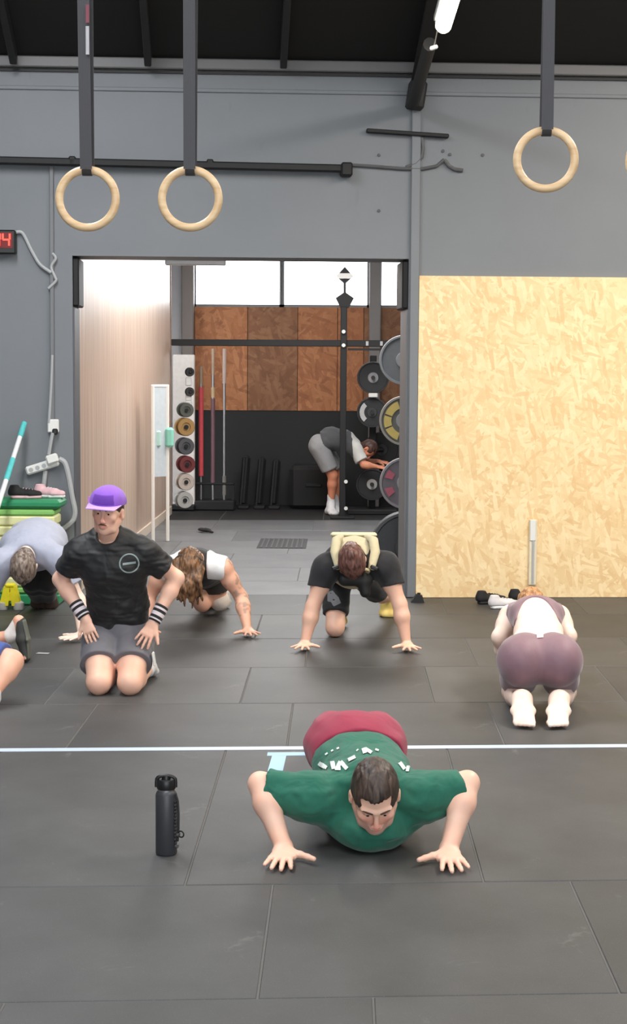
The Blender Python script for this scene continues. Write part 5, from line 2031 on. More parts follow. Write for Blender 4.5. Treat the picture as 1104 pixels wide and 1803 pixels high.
# ------------------------------------------------------------------ C: tattooed, long hair, black and white vest
def tattooed():
    yh = G(442, 1120).y
    pr = person('person', (P(345, 1100, yh + 0.3).x, yh + 0.3, 0), 'person with long brown hair and tattooed arm in a push-up, black and white vest')
    J = dict(wrR=P(436, 1112, yh + 0.02), wrL=P(262, 1112, yh + 0.02), elR=P(425, 1052, yh + 0.16), elL=P(262, 1052, yh + 0.16),
             shR=P(392, 1000, yh + 0.12), shL=P(290, 1003, yh + 0.12), nk=P(342, 985, yh + 0.08), che=P(344, 1000, yh + 0.28),
             wai=P(350, 1003, yh + 0.52), pel=P(354, 1005, yh + 0.72))
    J['wrR'].z = J['wrL'].z = 0.04
    J['hipL'], J['hipR'] = J['pel'] + V((-0.085, 0.03, -0.02)), J['pel'] + V((0.085, 0.03, -0.02))
    J['knL'], J['knR'] = P(356, 1062, yh + 0.72), P(384, 1058, yh + 0.80)
    J['anL'], J['anR'] = V((J['knL'].x, yh + 1.2, 0.11)), V((J['knR'].x, yh + 1.2, 0.11))
    hc = P(333, 1000, yh - 0.02)
    H = Head(hc, (-0.10, -0.30, -0.95), (0.05, -0.95, 0.30), 1.04)
    wr, el, sh_ = arr(J['wrR']), arr(J['elR']), arr(J['shR'])

    def tat(v):
        c = np.ones((len(v), 3))
        near = (v[:, 0] > J['shR'].x - 0.02) & (v[:, 1] < yh + 0.35)
        n = sines(v, 33, 55, (1, 1, 1)) + 0.6 * sines(v, 34, 110)
        ma = np.clip((n - 0.25) * 3, 0, 1) * near * (v[:, 2] > 0.12)
        c *= 1 - ma[:, None] * np.array([0.42, 0.34, 0.30])
        return c
    hs = ((J['wrR'], (0.35, -1, -0.1), (0, -0.1, 1), 1, dict(spread=0.26, thumb_ang=1.35)),
          (J['wrL'], (-0.3, -1, -0.1), (0, -0.1, 1), -1, dict(spread=0.26, thumb_ang=1.35)))
    plank(pr, J, SK2, H=H, hands=hs, tint=H.tint(extra=tat), arms=(0.056, 0.054, 0.040, 0.045, 0.027))
    H.brows_eyes(pr, srgb(60, 42, 32), eyes=False)

    def ex(sd, h_):
        r_ = np.random.RandomState(4)
        for i in range(26):
            a_ = -1.25 + 2.5 * i / 25
            st_ = h_.w(math.sin(a_) * 0.082, -0.02 + 0.05 * math.cos(a_) * 0.6 + r_.uniform(-0.02, 0.03), 0.075)
            ln = r_.uniform(0.14, 0.24)
            en = V(st_) + V((r_.uniform(-0.035, 0.035) + math.sin(a_) * 0.02, -0.045 + r_.uniform(-0.02, 0.02), -ln))
            md = (V(st_) + en) / 2 + V((math.sin(a_) * 0.018, -0.035, 0))
            sd.seg(st_, md, 0.024, 0.019, k=0.014)
            sd.seg(md, en, 0.019, 0.006, k=0.014)
    H.hair(pr, hairmat('long_brown_hair', srgb(58, 36, 22), srgb(140, 100, 66)), length=0.018, hairline=0.040, locks=0.005, freq=150, extra=ex, h=0.005)
    MB().torus(H.w(0, -0.02, 0.035), 0.096, 0.008, H.dir(0, 0.9, 0.45), 40, 8).build('head_band', mat('grey_headband', srgb(70, 70, 70), 0.8), pr, smooth=True)
    # vest
    v = SDF()
    torso(v, J['pel'], J['wai'], J['che'], J['nk'], J['shL'], J['shR'], (1, 0, 0), off=0.013, w=(0.155, 0.14, 0.155, 0.12), d=(0.105, 0.10, 0.115, 0.075))
    for k_ in 'LR':
        v.ell(J['sh' + k_] + V((0.055 if k_ == 'R' else -0.055, -0.01, -0.01)), (0.062, 0.08, 0.085), k=0.012, op='sub')
    v.ell(J['nk'] + V((0, -0.07, 0.0)), (0.065, 0.08, 0.08), k=0.01, op='sub')
    vo = soft('vest', v, 0.007, cloth('black_vest_cloth', srgb(28, 27, 28), fold=10, strength=0.4), pr, disp=ribbed(41, 0.003, 30))
    w2 = SDF()
    torso(w2, J['pel'], J['wai'], J['che'], J['nk'], J['shL'], J['shR'], (1, 0, 0), off=0.020, w=(0.155, 0.14, 0.155, 0.12), d=(0.105, 0.10, 0.115, 0.075))
    for k_ in 'LR':
        w2.ell(J['sh' + k_] + V((0.06 if k_ == 'R' else -0.06, -0.01, -0.01)), (0.062, 0.08, 0.085), k=0.012, op='sub')
    w2.ell(J['nk'] + V((0, -0.07, 0.0)), (0.065, 0.08, 0.08), k=0.01, op='sub')
    mid = (J['shL'] + J['shR']) / 2
    w2.ell(mid + V((0, 0.1, -0.02)), (0.088, 0.9, 0.6), k=0.01, op='sub')
    w2.cut(J['shR'] + V((0, 0, -0.075)), V((0, 0.2, -1)))
    w2.cut(J['che'] + V((0, 0.12, 0)), V((0, 1, 0)))
    soft('shoulder_panel', w2, 0.007, cloth('white_panel_cloth', srgb(232, 232, 232), fold=12, strength=0.3), vo)
    st = SDF()
    for k_ in 'LR':
        hp_, kn_ = J['hip' + k_], J['kn' + k_]
        st.seg(hp_, kn_, 0.105, 0.085, k=0.04, clips=((hp_ + (kn_ - hp_) * 0.62, kn_ - hp_),))
    st.ell(J['pel'] + V((0, 0.03, 0.0)), (0.165, 0.13, 0.115), k=0.05)
    soft('shorts', st, 0.009, cloth('dark_brown_shorts', srgb(44, 38, 36), fold=8, strength=0.4), pr)
    ks = SDF()
    ks.ell(J['knR'] + V((0.012, 0, 0)), (0.070, 0.078, 0.072), k=0.02)
    soft('knee_sleeve', ks, 0.007, cloth('pale_knee_sleeve', srgb(214, 202, 192), fold=20, strength=0.3), pr)
    green_shoe_pair(pr, J, mat('pale_shoe', srgb(214, 208, 200), 0.6))


tattooed()


# ------------------------------------------------------------------ D: grey-blue shirt at the far left
def blue_shirt():
    yh = G(128, 1130).y
    pr = person('person', (P(50, 1080, yh + 0.5).x, yh + 0.5, 0), 'person in a pale grey-blue T-shirt bent over on hands in front of the mat stack')
    J = dict(wrR=P(144, 1121, yh + 0.03), wrL=P(-48, 1121, yh + 0.03), elR=P(140, 1058, yh + 0.17), elL=P(-32, 1062, yh + 0.17),
             shR=P(102, 985, yh + 0.16), shL=P(2, 992, yh + 0.16), nk=P(48, 972, yh + 0.22), che=P(56, 965, yh + 0.36),
             wai=P(66, 955, yh + 0.66), pel=P(70, 962, yh + 0.88))
    J['wrR'].z = J['wrL'].z = 0.04
    J['hipL'], J['hipR'] = J['pel'] + V((-0.085, 0.03, -0.03)), J['pel'] + V((0.085, 0.03, -0.03))
    J['knL'], J['knR'] = P(56, 1040, yh + 1.0), P(84, 1040, yh + 1.0)
    J['knL'].z = J['knR'].z = 0.26
    J['anL'], J['anR'] = P(66, 1065, yh + 1.35), P(86, 1065, yh + 1.35)
    J['anL'].z = J['anR'].z = 0.10
    hc = P(42, 1000, yh + 0.10)
    H = Head(hc, (0.0, 0.25, -1), (0.05, -1, -0.25), 1.0)
    hs = ((J['wrR'], (-0.8, -0.8, -0.1), (0, -0.1, 1), 1, dict(spread=0.2, thumb_ang=1.1)),
          (J['wrL'], (-0.3, -1, -0.1), (0, -0.1, 1), -1, dict(spread=0.26, thumb_ang=1.35)))
    plank(pr, J, SK3, H=H, hands=hs)
    H.brows_eyes(pr, srgb(90, 66, 50), eyes=False)
    H.hair(pr, hairmat('greying_brown_hair', srgb(74, 58, 50), srgb(150, 134, 122)), length=0.014, hairline=0.05, locks=0.004, freq=140, h=0.005)
    sh = SDF()
    torso(sh, J['pel'], J['wai'], J['che'], J['nk'], J['shL'], J['shR'], (1, 0, 0), off=0.02, w=(0.165, 0.175, 0.18, 0.14), d=(0.13, 0.14, 0.13, 0.085))
    for k_ in 'LR':
        s_, e_ = J['sh' + k_], J['el' + k_]
        dn = e_ - s_
        sh.seg(s_, s_ + dn, 0.082, 0.075, k=0.05, clips=((s_ + dn * (0.62 if k_ == 'R' else 0.85), dn),))
    sh.ell(J['nk'] + V((0, -0.11, -0.02)), (0.07, 0.10, 0.09), k=0.02, op='sub')
    soft('shirt', sh, 0.007, cloth('pale_blue_cotton', srgb(170, 174, 192), fold=7, strength=0.4, fdist=0.02), pr, disp=ribbed(51, 0.005, 24))
    st = SDF()
    for k_ in 'LR':
        limb(st, J['hip' + k_], J['kn' + k_], J['an' + k_], (0.095, 0.088, 0.062, 0.060, 0.042), off=0.012)
    st.ell(J['pel'] + V((0, 0.03, -0.02)), (0.16, 0.12, 0.12), k=0.05)
    soft('trousers', st, 0.009, cloth('black_trouser_cloth', srgb(30, 28, 28), fold=8, strength=0.4), pr)
    green_shoe_pair(pr, J, mat('brown_shoe', srgb(78, 62, 56), 0.6))


blue_shirt()


# ------------------------------------------------------------------ E: yellow weight vest
def vest_man():
    yh = G(530, 1143).y
    pr = person('person', (P(620, 1120, yh + 0.3).x, yh + 0.3, 0), 'person in a khaki-yellow weight vest and black shirt on straight arms, one knee down')
    J = dict(wrL=P(537, 1133, yh + 0.0), wrR=P(716, 1133, yh + 0.0), elL=P(551, 1068, yh + 0.03), elR=P(704, 1064, yh + 0.03),
             shL=P(574, 1003, yh + 0.06), shR=P(679, 1000, yh + 0.06), nk=P(625, 982, yh + 0.06), che=P(623, 990, yh + 0.24),
             wai=P(618, 992, yh + 0.48), pel=P(616, 1000, yh + 0.66))
    J['wrL'].z = J['wrR'].z = 0.04
    J['hipL'], J['hipR'] = J['pel'] + V((-0.085, 0.0, -0.03)), J['pel'] + V((0.085, 0.02, -0.03))
    J['knL'] = P(590, 1104, yh + 0.46); J['knL'].z = 0.065
    J['anL'] = V((J['knL'].x + 0.02, J['knL'].y + 0.40, 0.10))
    J['knR'], J['anR'] = P(668, 1045, yh + 0.95), P(684, 1065, yh + 1.32)
    J['anR'].z = 0.15
    hc = P(620, 990, yh - 0.03)
    H = Head(hc, (0.12, 0.15, -1), (0.0, -1, -0.12), 1.03)
    hs = ((J['wrL'], (-0.25, -1, -0.1), (0, -0.1, 1), -1, dict(spread=0.32, thumb_ang=1.35)),
          (J['wrR'], (0.25, -1, -0.1), (0, -0.1, 1), 1, dict(spread=0.32, thumb_ang=1.35)))
    plank(pr, J, SK1, H=H, hands=hs, arms=(0.058, 0.056, 0.042, 0.046, 0.028))
    H.brows_eyes(pr, srgb(60, 42, 32), eyes=False)

    def ex(sd, h_):
        sd.ell(h_.w(0, -0.075, 0.10), (0.036, 0.036, 0.036), k=0.012)
    H.hair(pr, hairmat('reddish_brown_hair', srgb(60, 34, 30), srgb(120, 80, 70)), length=0.012, hairline=0.045, locks=0.004, freq=140, extra=ex, h=0.005)
    sh = SDF()
    torso(sh, J['pel'], J['wai'], J['che'], J['nk'], J['shL'], J['shR'], (1, 0, 0), off=0.016, w=(0.16, 0.15, 0.17, 0.13), d=(0.105, 0.105, 0.12, 0.08))
    for k_ in 'LR':
        s_, e_ = J['sh' + k_], J['el' + k_]
        dn = e_ - s_
        sh.seg(s_ + V((0, 0.02, 0.02)), s_ + dn, 0.082, 0.072, k=0.04, clips=((s_ + dn * 0.48, dn + V((0.04 if k_ == 'L' else -0.04, 0, 0))),))
    sh.ell(J['nk'] + V((0, -0.09, -0.01)), (0.062, 0.08, 0.08), k=0.015, op='sub')
    soft('shirt', sh, 0.006, cloth('black_tee_cloth', srgb(30, 29, 33), fold=8, strength=0.5, fdist=0.02), pr, disp=ribbed(61, 0.004, 30))
    # weight vest: padded collar and back plate
    kh = cloth('khaki_vest_cloth', srgb(188, 178, 146), fold=30, strength=0.3, fdist=0.006)
    ve = SDF()
    torso(ve, J['pel'], J['wai'], J['che'], J['nk'], J['shL'], J['shR'], (1, 0, 0), off=0.040, w=(0.10, 0.12, 0.125, 0.09), d=(0.10, 0.105, 0.12, 0.075), hips=False, shoulders=False)
    ve.cut(J['wai'] + V((0, -0.06, 0)), V((0, 1, 0.1)))
    ve.ell(J['nk'] + V((0, -0.10, 0.02)), (0.075, 0.13, 0.13), k=0.02, op='sub')
    vo = soft('weight_vest', ve, 0.006, kh, pr, disp=ribbed(65, 0.002, 50))
    for sx in (-1, 1):
        c_ = [J['che'] + V((sx * 0.085, 0.12, 0.15)), J['nk'] + V((sx * 0.115, 0.06, 0.105)), J['nk'] + V((sx * 0.125, -0.035, 0.04)), J['nk'] + V((sx * 0.10, -0.085, -0.06))]
        MB().tube(c_, [0.022, 0.030, 0.030, 0.022], 14, flat=0.8).build('shoulder_pad', kh, vo, smooth=True)
        MB().box(J['nk'] + V((sx * 0.118, -0.088, -0.05)), (0.05, 0.03, 0.025), R=Matrix.Rotation(sx * 0.4, 3, 'Y'), bev=0.006).build('buckle', black_pl, vo)
    e_ = J['che'] + V((0, 0.20, 0.155))
    MB().box(e_, (0.30, 0.05, 0.03), bev=0.012).build('top_edge', mat('pale_khaki_edge', srgb(212, 204, 168), 0.7), vo)
    MB().torus(J['nk'] + V((0, -0.07, -0.075)), 0.085, 0.010, (0, 0.35, 1), 36, 8).build('neck_rim', mat('pale_khaki_rim', srgb(200, 190, 150), 0.7), vo, smooth=True)
    fp_ = SDF()
    fp_.seg(J['nk'] + V((-0.06, -0.03, -0.13)), J['nk'] + V((0.07, -0.03, -0.13)), 0.045, 0.045, k=0.02)
    fp_.seg(J['nk'] + V((0.055, -0.035, -0.15)), J['nk'] + V((0.065, -0.04, -0.21)), 0.042, 0.034, k=0.02)
    soft('front_pouch', fp_, 0.007, mat('black_pouch', srgb(30, 31, 32), 0.6), vo)
    st = SDF()
    hp_, kn_ = J['hipL'], J['knL']
    st.seg(hp_, kn_, 0.100, 0.080, k=0.04, clips=((hp_ + (kn_ - hp_) * 0.76, kn_ - hp_),))
    hp_, kn_ = J['hipR'], J['knR']
    st.seg(hp_, kn_, 0.105, 0.085, k=0.04, clips=((hp_ + (kn_ - hp_) * 0.9, kn_ - hp_),))
    st.ell(J['pel'] + V((0, 0.02, -0.01)), (0.165, 0.12, 0.115), k=0.05)
    so = soft('shorts', st, 0.007, cloth('black_shorts_cloth', srgb(32, 32, 35), fold=8, strength=0.5), pr, disp=ribbed(66, 0.003, 35))
    # pale camouflage patch on the thigh
    bv = BVHTree.FromObject(so, bpy.context.evaluated_depsgraph_get())
    org = parent_world(pr)
    pm = mat('grey_camo_print', srgb(118, 118, 122), 0.8)
    for poly in ([(577, 1042), (586, 1040), (596, 1052), (600, 1062), (588, 1068), (577, 1058)], [(590, 1075), (597, 1078), (600, 1082), (593, 1080)]):
        vs = []
        cx, cy = sum(p_[0] for p_ in poly) / len(poly), sum(p_[1] for p_ in poly) / len(poly)
        for (x_, y_) in poly:
            for f_ in (1.0, 0.5):
                h_ = bv.ray_cast(V((0, 0, CAMZ)) - org, ray(cx + (x_ - cx) * f_, cy + (y_ - cy) * f_).normalized())
                if h_[0] is not None:
                    vs.append(h_[0] + h_[1] * 0.003 + org)
        if len(vs) == 2 * len(poly):
            n = len(poly)
            mb = MB()
            mb.add(vs, [(2 * i, 2 * i + 1, (2 * i + 3) % (2 * n), (2 * i + 2) % (2 * n)) for i in range(n)] + [tuple(2 * i + 1 for i in range(n))])
            mb.build('camo_patch', pm, so)
    # shoes: yellow soled shoe seen from below at the rear
    n_ = J['anR']
    sn = SDF()
    bt_ = V((P(684, 1090, n_.y + 0.06).x, n_.y + 0.05, 0.02))
    sn.seg(n_ + V((0, 0.03, 0.02)), bt_, 0.05, 0.04, wa=0.055, wb=0.062, R=(1, 0, 0), k=0.02)
    sn.seg(bt_, bt_ + V((0, -0.05, 0.0)), 0.034, 0.026, wa=0.062, wb=0.055, R=(1, 0, 0), k=0.02)
    sn.cut(V((0, 0, 0.002)), V((0, 0, -1)))
    soft('shoe', sn, 0.007, mat('yellow_shoe', srgb(232, 206, 120), 0.6), pr)
    n_ = J['anL']
    sn = SDF()
    foot(sn, n_, n_ + V((0, 0.05, 0.02)), n_ + V((0, 0.05, -0.09)), (0, -1, 0), s=1.0, off=0.01)
    sn.cut(V((0, 0, 0.002)), V((0, 0, -1)))
    soft('shoe', sn, 0.009, mat('yellow_shoe', srgb(232, 206, 120), 0.6), pr)


vest_man()


# ------------------------------------------------------------------ F: woman resting on knees and elbows
def woman():
    yf = G(945, 1283).y
    pr = person('person', (P(950, 1250, yf).x, yf, 0), 'woman in mauve shorts and crop top crouched on knees and elbows, seen from behind')
    J = dict(pel=P(950, 1160, yf + 0.34), wai=P(948, 1112, yf + 0.58), che=P(944, 1084, yf + 0.84), nk=P(940, 1070, yf + 1.06),
             shL=P(898, 1086, yf + 0.98), shR=P(984, 1086, yf + 0.98))
    J['elL'], J['elR'] = P(880, 1122, yf + 0.86), P(1001, 1120, yf + 0.86)
    J['wrL'], J['wrR'] = P(898, 1165, yf + 1.02), P(985, 1165, yf + 1.02)
    for k_ in 'LR':
        J['wr' + k_].z = 0.05
        J['el' + k_].z = max(J['el' + k_].z, 0.05)
    J['hipL'], J['hipR'] = P(921, 1168, yf + 0.35), P(981, 1168, yf + 0.35)
    J['knL'], J['knR'] = P(906, 1190, yf + 0.62), P(993, 1190, yf + 0.62)
    J['knL'].z = J['knR'].z = 0.06
    J['anL'], J['anR'] = P(918, 1230, yf + 0.18), P(982, 1230, yf + 0.18)
    J['anL'].z = J['anR'].z = 0.075
    hc = P(935, 1073, yf + 1.20)
    H = Head(hc, (0, 0.75, -0.62), (0, 0.62, 0.75), 0.93)
    b = SDF()
    R = (1, 0, 0)
    fw, fd = (0.165, 0.115, 0.125, 0.10), (0.11, 0.080, 0.095, 0.06)
    torso(b, J['pel'], J['wai'], J['che'], J['nk'], J['shL'], J['shR'], R, w=fw, d=fd)
    for k_ in 'LR':
        limb(b, J['sh' + k_], J['el' + k_], J['wr' + k_], (0.052, 0.050, 0.040, 0.040, 0.026))
        limb(b, J['hip' + k_], J['kn' + k_], J['an' + k_], (0.10, 0.092, 0.06, 0.056, 0.036))
    hd_ = b
    H.skull(b, neck=J['nk'])
    # feet soles up, heels towards the hips, toes towards the viewer
    for k_, sg in (('L', -1), ('R', 1)):
        a_ = J['an' + k_]
        heel = P(919 if k_ == 'L' else 985, 1226, yf + 0.17)
        heel.z = 0.115
        toe = P(923 if k_ == 'L' else 982, 1276, yf + 0.01)
        toe.z = 0.030
        d = (toe - heel).normalized()
        n_ = V((0, -0.45, 0.9))
        b.seg(a_, heel, 0.042, 0.042, k=0.03)
        mid = heel.lerp(toe, 0.5) + V((0, 0, -0.004))
        b.seg(heel, mid, 0.036, 0.028, wa=0.050, wb=0.056, R=(1, 0, 0), k=0.025)
        b.seg(mid, toe, 0.028, 0.020, wa=0.054, wb=0.055, R=(1, 0, 0), k=0.02)
        for i in range(5):
            tb = toe + V(((i - 2) * 0.0205, 0, -0.002))
            ex_ = 0.026 + (0.006 * (sg * (2 - i)) if True else 0)
            b.seg(tb, tb + V((0, -ex_ * 0.9, -0.006)), 0.0135, 0.0110, k=0.006)
    jobs = [(b, 0.006, None, None)]
    for k_, t_ in (('L', 1), ('R', -1)):
        hs_ = SDF()
        hand(hs_, J['wr' + k_], (0.4 * t_, 1, -0.05), (0, 0, 1), t_, s=0.88)
        jobs.append((hs_, 0.004, None, None))
    soft('body', None, 0, SK3, pr, tint=H.tint(), grids=jobs)
    H.brows_eyes(pr, srgb(120, 84, 54), eyes=False)

    H.hair(pr, hairmat('auburn_hair', srgb(138, 88, 50), srgb(206, 158, 108)), length=0.012, hairline=0.045, back=-0.03, locks=0.003, freq=140, h=0.0045)
    mv = cloth('mauve_stretch_cloth', srgb(130, 98, 108), rough=0.6, fold=14, strength=0.12, fdist=0.008, sheen=0.3)
    st = SDF()
    for sg, cx in ((-1, 917), (1, 984)):
        c_ = P(cx, 1163, yf + 0.30)
        st.ell(c_, (0.118, 0.14, 0.132), k=0.035)
    for k_ in 'LR':
        hp_, kn_ = J['hip' + k_], J['kn' + k_]
        st.seg(hp_, kn_, 0.112, 0.085, k=0.03, clips=((hp_ + (kn_ - hp_) * 0.6, kn_ - hp_),))
    st.seg(J['pel'], J['wai'], 0.118, 0.089, wa=0.185, wb=0.128, R=R, k=0.05)
    dn = (J['wai'] - J['pel'])
    st.cut(J['pel'] + dn * 0.50, dn)
    so = soft('shorts', st, 0.005, mv, pr)
    q = P(952, 1119, yf + 0.40)
    bv = BVHTree.FromObject(so, bpy.context.evaluated_depsgraph_get())
    org = parent_world(pr)
    vs = []
    for (x_, y_) in ((945, 1117), (957, 1116), (957, 1123), (945, 1124)):
        h_ = bv.ray_cast(V((0, 0, CAMZ)) - org, ray(x_, y_).normalized())
        if h_[0] is not None:
            vs.append(h_[0] + h_[1] * 0.003 + org)
    if len(vs) == 4:
        mb = MB()
        mb.add(vs, [(0, 1, 2, 3)])
        mb.build('waist_mark', mat('pink_mark', srgb(226, 196, 200), 0.6), so)
    # sports top: back band with curved straps
    tp = SDF()
    torso(tp, J['pel'], J['wai'], J['che'], J['nk'], J['shL'], J['shR'], R, off=0.007, w=fw, d=fd, hips=False, shoulders=True)
    ax_ = (J['nk'] - J['che'])
    tp.cut(J['che'] - ax_ * 0.80, -ax_)
    tp.cut(J['che'] + ax_ * 1.15, ax_)
    tp.ell(J['che'] + ax_ * 0.45 + V((0, 0, 0.09)), (0.052, 0.040, 0.09), k=0.006, op='sub')
    tp.ell(J['che'] - ax_ * 1.15 + V((0, 0, 0.05)), (0.112, 0.24, 0.22), k=0.006, op='sub')
    for k_ in 'LR':
        tp.ell(J['sh' + k_] + V((0.035 if k_ == 'R' else -0.035, 0, 0)), (0.055, 0.075, 0.075), k=0.008, op='sub')
    soft('crop_top', tp, 0.0045, mv, pr)


woman()


# ------------------------------------------------------------------ G: person cut by the left edge
def edge_person():
    yk = G(5, 1252).y
    pr = person('person', (P(-110, 1230, yk + 0.2).x, yk + 0.3, 0), 'person in blue shorts cut off by the left edge, leg and foot showing')
    J = dict(pel=P(-75, 1140, yk + 0.35), wai=P(-150, 1110, yk + 0.3), che=P(-225, 1100, yk + 0.3), nk=P(-290, 1095, yk + 0.3))
    J['shL'], J['shR'] = J['nk'] + V((0.06, -0.17, -0.02)), J['nk'] + V((0.06, 0.17, -0.02))
    J['wrL'], J['wrR'] = V((J['shL'].x, J['shL'].y - 0.02, 0.04)), V((J['shR'].x, J['shR'].y + 0.02, 0.04))
    J['elL'], J['elR'] = (J['shL'] + J['wrL']) / 2 + V((0.03, 0, 0)), (J['shR'] + J['wrR']) / 2 + V((0.03, 0, 0))
    J['hipL'], J['hipR'] = J['pel'] + V((0, -0.09, 0)), J['pel'] + V((0, 0.09, 0))
    J['knL'] = P(20, 1165, yk + 0.18)
    J['anL'] = P(-14, 1240, yk + 0.02)
    J['anL'].z = 0.085
    yf2 = G(45, 1165).y
    J['knR'] = P(-62, 1158, yf2 + 0.05)
    J['knR'].z = 0.07
    J['anR'] = P(18, 1120, yf2 + 0.0)
    H = Head(P(-345, 1090, yk + 0.3), (-0.6, 0, -0.8), (-0.8, 0, 0.6), 1.0)
    b = SDF()
    R = (0, 1, 0)
    torso(b, J['pel'], J['wai'], J['che'], J['nk'], J['shL'], J['shR'], R)
    for k_ in 'LR':
        limb(b, J['sh' + k_], J['el' + k_], J['wr' + k_], ARM)
        limb(b, J['hip' + k_], J['kn' + k_], J['an' + k_], (0.09, 0.085, 0.058, 0.056, 0.036))
    H.skull(b, neck=J['nk'])
    foot(b, J['anL'], J['anL'] + V((0.0, 0.02, -0.03)), J['anL'] + V((-0.15, -0.03, -0.06)), (0, 0, 1), s=0.9)
    heel = P(33, 1093, yf2); toe = P(46, 1163, yf2 - 0.02); toe.z = 0.03
    b.seg(J['anR'], heel, 0.035, 0.03, k=0.02)
    b.seg(heel, toe, 0.03, 0.025, wa=0.035, wb=0.045, R=(0, 1, 0), k=0.02)
    jobs = [(b, 0.007, None, None)]
    for k_ in 'LR':
        hs_ = SDF()
        hand(hs_, J['wr' + k_], (-1, 0, -0.1), (0, 0, 1), 1 if k_ == 'R' else -1)
        jobs.append((hs_, 0.005, None, None))
    soft('body', None, 0, SK2, pr, tint=H.tint(), grids=jobs)
    H.brows_eyes(pr, srgb(60, 42, 32))
    H.hair(pr, MATS.get('x') or hairmat('short_dark_hair', srgb(34, 24, 20), srgb(70, 52, 44)), h=0.006)
    sh = SDF()
    torso(sh, J['pel'], J['wai'], J['che'], J['nk'], J['shL'], J['shR'], R, off=0.015, hips=False)
    for k_ in 'LR':
        s_, e_ = J['sh' + k_], J['el' + k_]
        sh.seg(s_, e_, 0.07, 0.065, k=0.04, clips=((s_ + (e_ - s_) * 0.7, e_ - s_),))
    sh.ell(J['nk'] + V((-0.08, 0, 0)), (0.08, 0.06, 0.08), k=0.01, op='sub')
    soft('shirt', sh, 0.009, cloth('grey_tee', srgb(90, 92, 98)), pr)
    st = SDF()
    for k_ in 'LR':
        hp_, kn_ = J['hip' + k_], J['kn' + k_]
        st.seg(hp_, kn_, 0.105, 0.088, k=0.03, clips=((hp_ + (kn_ - hp_) * (0.88 if k_ == 'L' else 0.5), kn_ - hp_),))
    st.ell(J['pel'], (0.13, 0.165, 0.125), k=0.05)
    soft('shorts', st, 0.007, cloth('blue_shorts_cloth', srgb(62, 84, 150), fold=9, strength=0.4), pr, disp=ribbed(71, 0.003, 30))
    # far foot: white sock, dark shoe with the sole turned right
    sk = SDF()
    sk.seg(J['anR'], heel, 0.040, 0.034, k=0.02)
    sk.seg(J['anR'], heel.lerp(toe, 0.4) + V((-0.01, 0, 0)), 0.038, 0.030, k=0.02)
    soft('sock', sk, 0.006, cloth('white_sock', srgb(228, 222, 218), fold=30, strength=0.2), pr)
    s2 = SDF()
    up_ = heel.lerp(toe, 0.5)
    s2.seg(heel + V((0.005, 0, -0.01)), up_, 0.038, 0.036, wa=0.040, wb=0.045, R=(0, 1, 0), k=0.02)
    s2.seg(up_, toe, 0.036, 0.028, wa=0.046, wb=0.044, R=(0, 1, 0), k=0.02)
    s2.ell(J['anR'] + V((-0.01, -0.0, 0.01)), (0.05, 0.06, 0.05), k=0.01, op='sub')
    s2.cut(V((0, 0, 0.003)), V((0, 0, -1)))
    so = soft('shoe', s2, 0.006, mat('dark_green_grey_knit', srgb(58, 60, 58), 0.8), pr)
    sl_ = SDF()
    sl_.seg(heel + V((0.030, 0, 0)), up_ + V((0.034, 0, 0)), 0.012, 0.012, wa=0.036, wb=0.042, R=(0, 1, 0), k=0.01)
    sl_.seg(up_ + V((0.034, 0, 0)), toe + V((0.018, 0, 0)), 0.012, 0.012, wa=0.044, wb=0.038, R=(0, 1, 0), k=0.01)
    sl_.cut(V((0, 0, 0.003)), V((0, 0, -1)))
    soft('sole', sl_, 0.006, mat('olive_grey_sole', srgb(96, 98, 90), 0.7), so)
    ns = SDF()
    foot(ns, J['anL'], J['anL'] + V((0.0, 0.02, -0.03)), J['anL'] + V((-0.16, -0.03, -0.06)), (0, 0, 1), s=0.95, off=0.009)
    ns.cut(V((0, 0, 0.002)), V((0, 0, -1)))
    ns.cut(J['anL'] + V((0, 0, 0.03)), V((0, 0, 1)))
    soft('shoe', ns, 0.007, whm, pr)


edge_person()


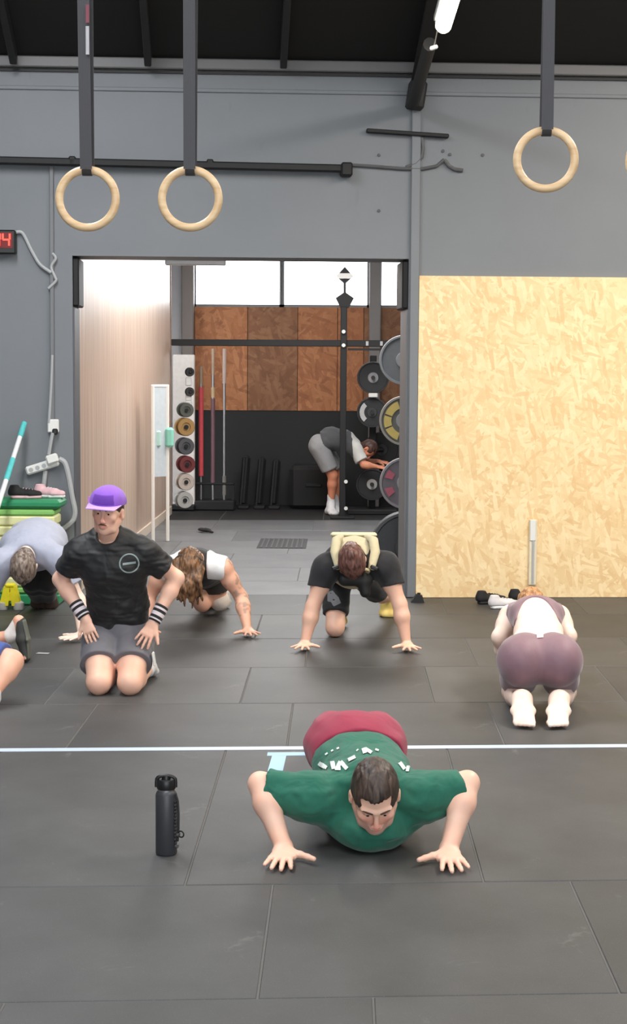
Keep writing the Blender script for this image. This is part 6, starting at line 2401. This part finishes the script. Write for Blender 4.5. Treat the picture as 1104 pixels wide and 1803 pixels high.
# ------------------------------------------------------------------ H: athlete bending in the rear room
def rear_person():
    ya_ = G(585, 905).y
    pr = person('person', (P(588, 905, ya_).x, ya_, 0), 'person in grey shorts and white trainers bending over beside the black rig upright')
    J = dict(pel=P(562, 783, ya_), wai=P(582, 772, ya_ - 0.02), che=P(606, 777, ya_ - 0.05), nk=P(630, 789, ya_ - 0.08))
    J['shL'], J['shR'] = J['nk'] + V((-0.03, -0.15, -0.01)), J['nk'] + V((-0.03, 0.13, 0.0))
    J['elL'], J['elR'] = P(642, 800, ya_ - 0.28), P(640, 803, ya_ + 0.05)
    J['wrL'], J['wrR'] = P(650, 797, ya_ - 0.42), P(648, 806, ya_ - 0.02)
    J['elL'] = J['shL'] + V((0.10, -0.05, -0.18)); J['elR'] = J['shR'] + V((0.10, 0.0, -0.18))
    J['wrL'] = J['elL'] + V((0.16, 0.02, -0.02)); J['wrR'] = J['elR'] + V((0.17, 0.02, 0.02))
    J['hipL'], J['hipR'] = J['pel'] + V((0.0, -0.08, -0.02)), J['pel'] + V((0.02, 0.09, -0.02))
    J['knL'], J['knR'] = P(586, 838, ya_ - 0.05), P(599, 836, ya_ + 0.18)
    J['anL'], J['anR'] = P(583, 888, ya_ - 0.02), P(590, 889, ya_ + 0.15)
    b = SDF()
    R = (0, 1, 0)
    torso(b, J['pel'], J['wai'], J['che'], J['nk'], J['shL'], J['shR'], R, s=0.95)
    for k_ in 'LR':
        limb(b, J['sh' + k_], J['el' + k_], J['wr' + k_], ARM)
        limb(b, J['hip' + k_], J['kn' + k_], J['an' + k_], (0.09, 0.082, 0.058, 0.056, 0.036))
    H = Head(J['nk'] + V((0.12, -0.02, -0.02)), (0.35, -0.3, -0.9), (0.9, -0.1, 0.3), 0.95)
    H.skull(b, neck=J['nk'])
    jobs = [(b, 0.010, None, None)]
    for k_ in 'LR':
        hs_ = SDF()
        hand(hs_, J['wr' + k_], (1, 0, -0.2), (0, -0.3, 1), 1 if k_ == 'R' else -1, s=1.0)
        jobs.append((hs_, 0.006, None, None))
    soft('body', None, 0, SK4, pr, grids=jobs)
    H.hair(pr, hairmat('rear_dark_hair', srgb(40, 24, 20), srgb(84, 50, 40)), h=0.008, length=0.016)
    sh = SDF()
    torso(sh, J['pel'], J['wai'], J['che'], J['nk'], J['shL'], J['shR'], R, s=0.95, off=0.02, d=(0.11, 0.12, 0.12, 0.075))
    for k_ in 'LR':
        s_, e_ = J['sh' + k_], J['el' + k_]
        sh.seg(s_, e_, 0.072, 0.07, k=0.04, clips=((s_ + (e_ - s_) * 0.6, e_ - s_),))
    sh.cut(J['che'] + V((0.10, 0, 0)), V((1, 0, 0.1)))
    sh.cut(J['pel'] + V((0.05, 0, 0)), V((-1, 0, -0.3)))
    soft('shirt', sh, 0.009, cloth('charcoal_tee', srgb(78, 80, 84), fold=9), pr, disp=ribbed(81, 0.005, 25))
    ws = SDF()
    torso(ws, J['pel'], J['wai'], J['che'], J['nk'], J['shL'], J['shR'], R, s=0.95, off=0.023, d=(0.11, 0.12, 0.12, 0.075))
    s_, e_ = J['shL'], J['elL']
    ws.seg(s_, e_, 0.078, 0.08, k=0.04, clips=((s_ + (e_ - s_) * 0.75, e_ - s_),))
    ws.cut(J['che'] + V((0.09, 0, 0)), V((-1, 0, -0.1)))
    soft('shirt_yoke', ws, 0.009, cloth('pale_yoke', srgb(206, 204, 200), fold=9), pr)
    st = SDF()
    for k_ in 'LR':
        hp_, kn_ = J['hip' + k_], J['kn' + k_]
        st.seg(hp_, kn_, 0.118, 0.095, k=0.03, clips=((hp_ + (kn_ - hp_) * 0.78, kn_ - hp_),))
    st.ell(J['pel'], (0.125, 0.165, 0.125), k=0.05)
    soft('shorts', st, 0.009, cloth('grey_short_cloth', srgb(150, 150, 152), fold=9), pr, disp=ribbed(82, 0.004, 25))
    for k_ in 'LR':
        n_ = J['an' + k_]
        sn = SDF()
        sn.seg(n_ + V((0, 0, 0.10)), n_, 0.048, 0.048, k=0.02)
        foot(sn, n_, V((n_.x - 0.03, n_.y, 0.035)), V((n_.x + 0.05, n_.y - 0.20, 0.025)), (0, 0, 1), s=1.0, off=0.014)
        sn.cut(V((0, 0, 0.002)), V((0, 0, -1)))
        soft('shoe', sn, 0.009, mat('white_trainer', srgb(222, 222, 224), 0.6), pr)


rear_person()
